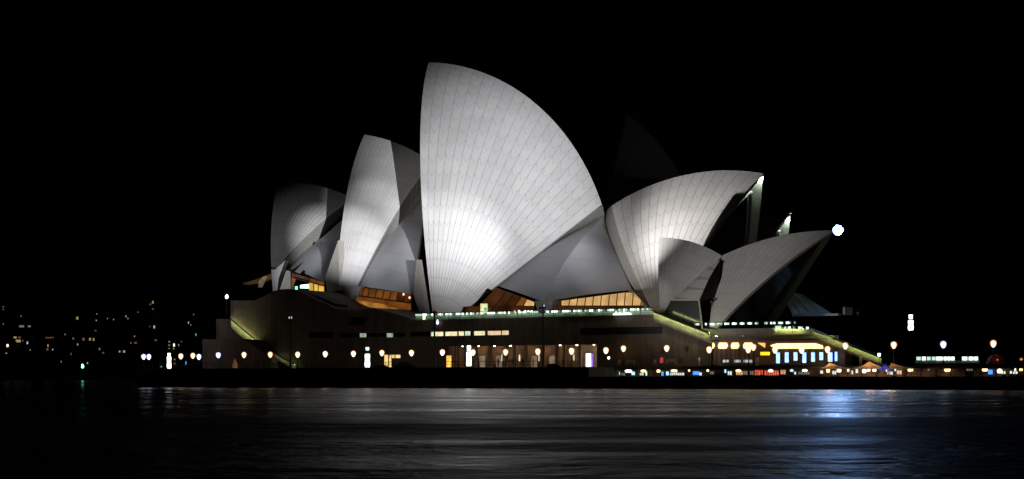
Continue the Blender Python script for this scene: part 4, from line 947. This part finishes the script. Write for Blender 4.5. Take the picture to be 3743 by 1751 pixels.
# lit fence on the upper deck at the right
lf = thing('lit_fence', 'white lit glazed fence on the upper deck at the right', 'fence', L(3460, 1332, 12))
for x0, x1, m in ((3350, 3366, E_R2), (3370, 3384, E_R1), (3388, 3402, E_R2), (3406, 3420, E_R2), (3422, 3446, E_R1), (3449, 3462, E_R1), (3463, 3474, E_R1), (3476, 3489, E_R1), (3517, 3536, E_R1), (3541, 3560, E_R1), (3560, 3575, E_R1)):
    lit(x0, 1304, x1, 1317, m, 'light_panel', 12, lf, .06)
MB().box(L(3345, 1319, 12.2), L(3580, 1328, 12.3)).build('lower_panel', mat('fence_panel', (.35, .38, .32), .5), lf)
for x, y in ((3212, 1296), (3222, 1297), (3254, 1309)):
    pass
sb = thing('stair_foot_light', 'pale square light at the foot of the right lit stair', 'light', L(3214, 1310, 15))
lit(3208, 1291, 3219, 1303, E_R1, 'light_panel', 15, sb, .08); MB().tube(L(3214, 1330, 15.1), L(3214, 1303, 15.1), .06).build('post', DARKM, sb)

# ------------------------------------------------------------------ far shore: hill, houses with lit windows, lamps
def hills():
    rr = random.Random(5); mb = MB(); rows = []
    xs = [-500 + 60 * i for i in range(80)]
    for t, hh in ((640, 0), (660, .12), (760, .75), (900, 1.0), (1300, .95), (1800, .2)):
        row = []
        for x in xs:
            top = L(x, 1150, 900).z; amp = (1 + .22 * math.sin(x * .004 + 1) + .12 * math.sin(x * .017) + .05 * math.sin(x * .05)) * (1 if x < 900 else max(.25, 1 - (x - 900) / 1500))
            p = L(x, 1382, t); row.append((p.x, t, -1 + 34 * hh * amp + (rr.uniform(-1, 1) if hh > .3 else 0)))
        rows.append(row)
    mb.grid(rows); struct(mb.build('hillside', HILLM, at=(0, 700, 0)))
hills()
LIGHTS = [(35, 215, 16, 18, 'a'), (35, 245, 14, 14, 'a'), (233, 318, 9, 20, 'w'), (36, 405, 9, 18, 'w'), (237, 430, 60, 26, 'g'), (322, 430, 34, 22, 'g'), (165, 553, 34, 24, 'y'), (213, 552, 34, 16, 'a'), (200, 592, 60, 34, 'y'), (250, 590, 10, 22, 'a'), (82, 642, 24, 34, 'W'), (300, 612, 18, 32, 'c'), (361, 565, 8, 28, 'y'), (68, 732, 20, 26, 'w'), (93, 797, 10, 30, 'c'), (268, 775, 30, 34, 'o'),
          (333, 690, 10, 22, 'w'), (527, 643, 13, 34, 'w'), (521, 684, 24, 22, 'o'), (580, 686, 12, 26, 'c'), (508, 555, 12, 16, 'o'), (530, 555, 14, 16, 'o'), (556, 555, 18, 18, 'o'), (582, 553, 10, 16, 'a'), (674, 820, 11, 34, 'g'), (717, 520, 12, 18, 'w'), (805, 565, 20, 28, 'a'), (850, 340, 24, 36, 'y'), (918, 572, 26, 34, 'a'), (990, 572, 22, 32, 'y'), (1030, 575, 16, 34, 'y'),
          (855, 630, 12, 34, 'b'), (783, 735, 13, 34, 'o'), (963, 838, 12, 32, 't'), (1060, 365, 10, 22, 'c'), (1066, 295, 8, 16, 'c'), (1050, 478, 24, 12, 'a'), (1095, 680, 10, 26, 'w'), (1135, 722, 22, 20, 'a'), (1183, 345, 10, 18, 'w'), (1250, 356, 12, 20, 'w'), (1222, 846, 11, 32, 'g'), (1316, 708, 18, 22, 'w'), (1365, 708, 26, 28, 'y'), (1378, 848, 9, 20, 'g'), (1386, 320, 12, 22, 'w'), (1408, 344, 9, 18, 'w'), (1440, 612, 12, 22, 'o'),
          (1492, 612, 30, 20, 'a'), (1480, 540, 10, 18, 'w'), (1518, 275, 8, 16, 'w'), (1650, 432, 12, 22, 'a'), (1697, 437, 18, 36, 'c'), (1682, 165, 18, 32, 'y'), (1655, 187, 18, 20, 'a'), (1683, 240, 18, 16, 'o'), (1714, 583, 26, 18, 'a'), (1777, 876, 13, 30, 't'), (1862, 600, 20, 18, 'g'), (1862, 638, 22, 16, 'g'), (1861, 674, 22, 9, 'g'), (1915, 637, 18, 38, 'W'), (1966, 637, 8, 26, 'y'), (1911, 676, 12, 20, 'y'), (1997, 598, 14, 14, 'o'),
          (2048, 834, 13, 50, 'b'), (2075, 390, 13, 34, 'c'), (2101, 416, 12, 16, 'w'), (2132, 300, 12, 14, 'w'), (2157, 522, 11, 32, 't'), (2190, 892, 14, 30, 'w'), (1921, 795, 26, 20, 'a'), (1921, 840, 26, 22, 'a'), (2073, 598, 8, 16, 'w')]
EM = {'a': glow('far_amber', (1, .66, .34), .12), 'o': glow('far_orange', (1, .42, .14), .18), 'w': glow('far_white', (1, .93, .78), .28), 'W': glow('far_bright', (1, .86, .55), 1.6), 'y': glow('far_yellow', (1, .76, .32), .32), 'g': glow('far_green', (.75, 1, .66), .18), 'c': glow('far_cyan', (.6, .85, 1), .5), 'b': glow('far_blue', (.2, .5, 1), .8), 't': glow('far_teal', (.2, 1, .55), .7)}
CN = {'a': 'amber', 'o': 'orange', 'w': 'white', 'W': 'bright', 'y': 'yellow', 'g': 'pale green', 'c': 'bluish white', 'b': 'blue', 't': 'green'}
pts = [(x / 3.012, 1050 + y / 3.012, a / 3.5, b / 3.5, c) for x, y, a, b, c in LIGHTS]
pts.sort()
clusters = []
for p in pts:
    for cl in clusters:
        if any(abs(p[0] - q[0]) < 22 and abs(p[1] - q[1]) < 26 for q in cl) and p[4] not in 'ctb' and cl[0][4] not in 'ctb': cl.append(p); break
    else: clusters.append([p])
clusters.sort(key=lambda c: min(q[0] for q in c))
TF = 700
nh = nl_ = 0
for cl in clusters:
    py = sum(q[1] for q in cl) / len(cl); lev = 'low by the water' if py > 1290 else 'halfway up the hillside' if py > 1190 else 'high on the hillside'
    cols = [CN[q[4]] for q in cl]
    t = TF + max(0, (1330 - py)) * .55
    if len(cl) == 1 and cl[0][2] < 5.0:                 # a single lamp on a post
        x, y, a, b, c = cl[0]; nl_ += 1; q = L(x, y, t); s = scale_at(x, t)
        r = thing('hillside_lamp', 'distant %s lamp %s, %s far lamp from the left' % (CN[c], lev, ORD[nl_ - 1]), 'lamp', (q.x, t, q.z - 4), 'far lamps across the harbour')
        MB().tube((q.x, t, q.z - 4.5), (q.x, t, q.z), .12, None, 5).build('post', DARKM, r)
        MB().lathe((q.x, t, q.z - b / s / 2), [(.05, 0), (a / s / 2, b / s * .3), (a / s / 2, b / s * .7), (.05, b / s)], 8).build('lamp_head', EM[c], r)
    else:
        nh += 1; x0 = min(q[0] - q[2] for q in cl) - 5; x1 = max(q[0] + q[2] for q in cl) + 5; y0 = min(q[1] - q[3] for q in cl) - 3; y1 = max(q[1] + q[3] for q in cl) + 6
        a, b = L(x0, y1, t), L(x1, y0, t); mid = (a.x + b.x) / 2
        uniq = sorted(set(cols)); cs = ' and '.join(uniq[:2])
        r = thing('hillside_house', 'dark house with %s window%s %s, %s lit house from left' % (cs, 's' if len(cl) > 1 else '', lev, ORD[nh - 1]), 'house', (mid, t, a.z), 'far houses across the harbour')
        dd = max(6, (b.x - a.x) * .8)
        MB().box((a.x, t + .2, a.z - 4), (b.x, t + dd, b.z)).build('wall', HOUSEM, r)
        MB().prism([(a.x - .5, b.z), (b.x + .5, b.z), (mid, b.z + (b.x - a.x) * .25)], t - .3, t + dd + .5).build('roof', HILLM, r)
        for x, y, wq, hq, c in cl:
            p0, p1 = L(x - wq / 2, y + hq / 2, t), L(x + wq / 2, y - hq / 2, t)
            MB().box((p0.x, t, p0.z), (p1.x, t + .19, p1.z)).build('window', EM[c], r)
gb = L(302, 1340, TF); g = thing('harbour_beacon', 'bright green navigation beacon low on the far shore', 'beacon', (gb.x, TF - 70, 0))
gb = L(302, 1340, TF - 70); MB().lathe((gb.x, gb.y, -1), [(.6, 0), (.4, 1), (.25, gb.z)], 8).build('post', DARKM, g)
MB().lathe((gb.x, gb.y, gb.z - 1), [(.2, 0), (.75, .4), (.85, 1.6), (.5, 2.4), (.1, 2.7)], 10).build('lantern', glow('beacon_green', (.15, 1, .6), 14), g)
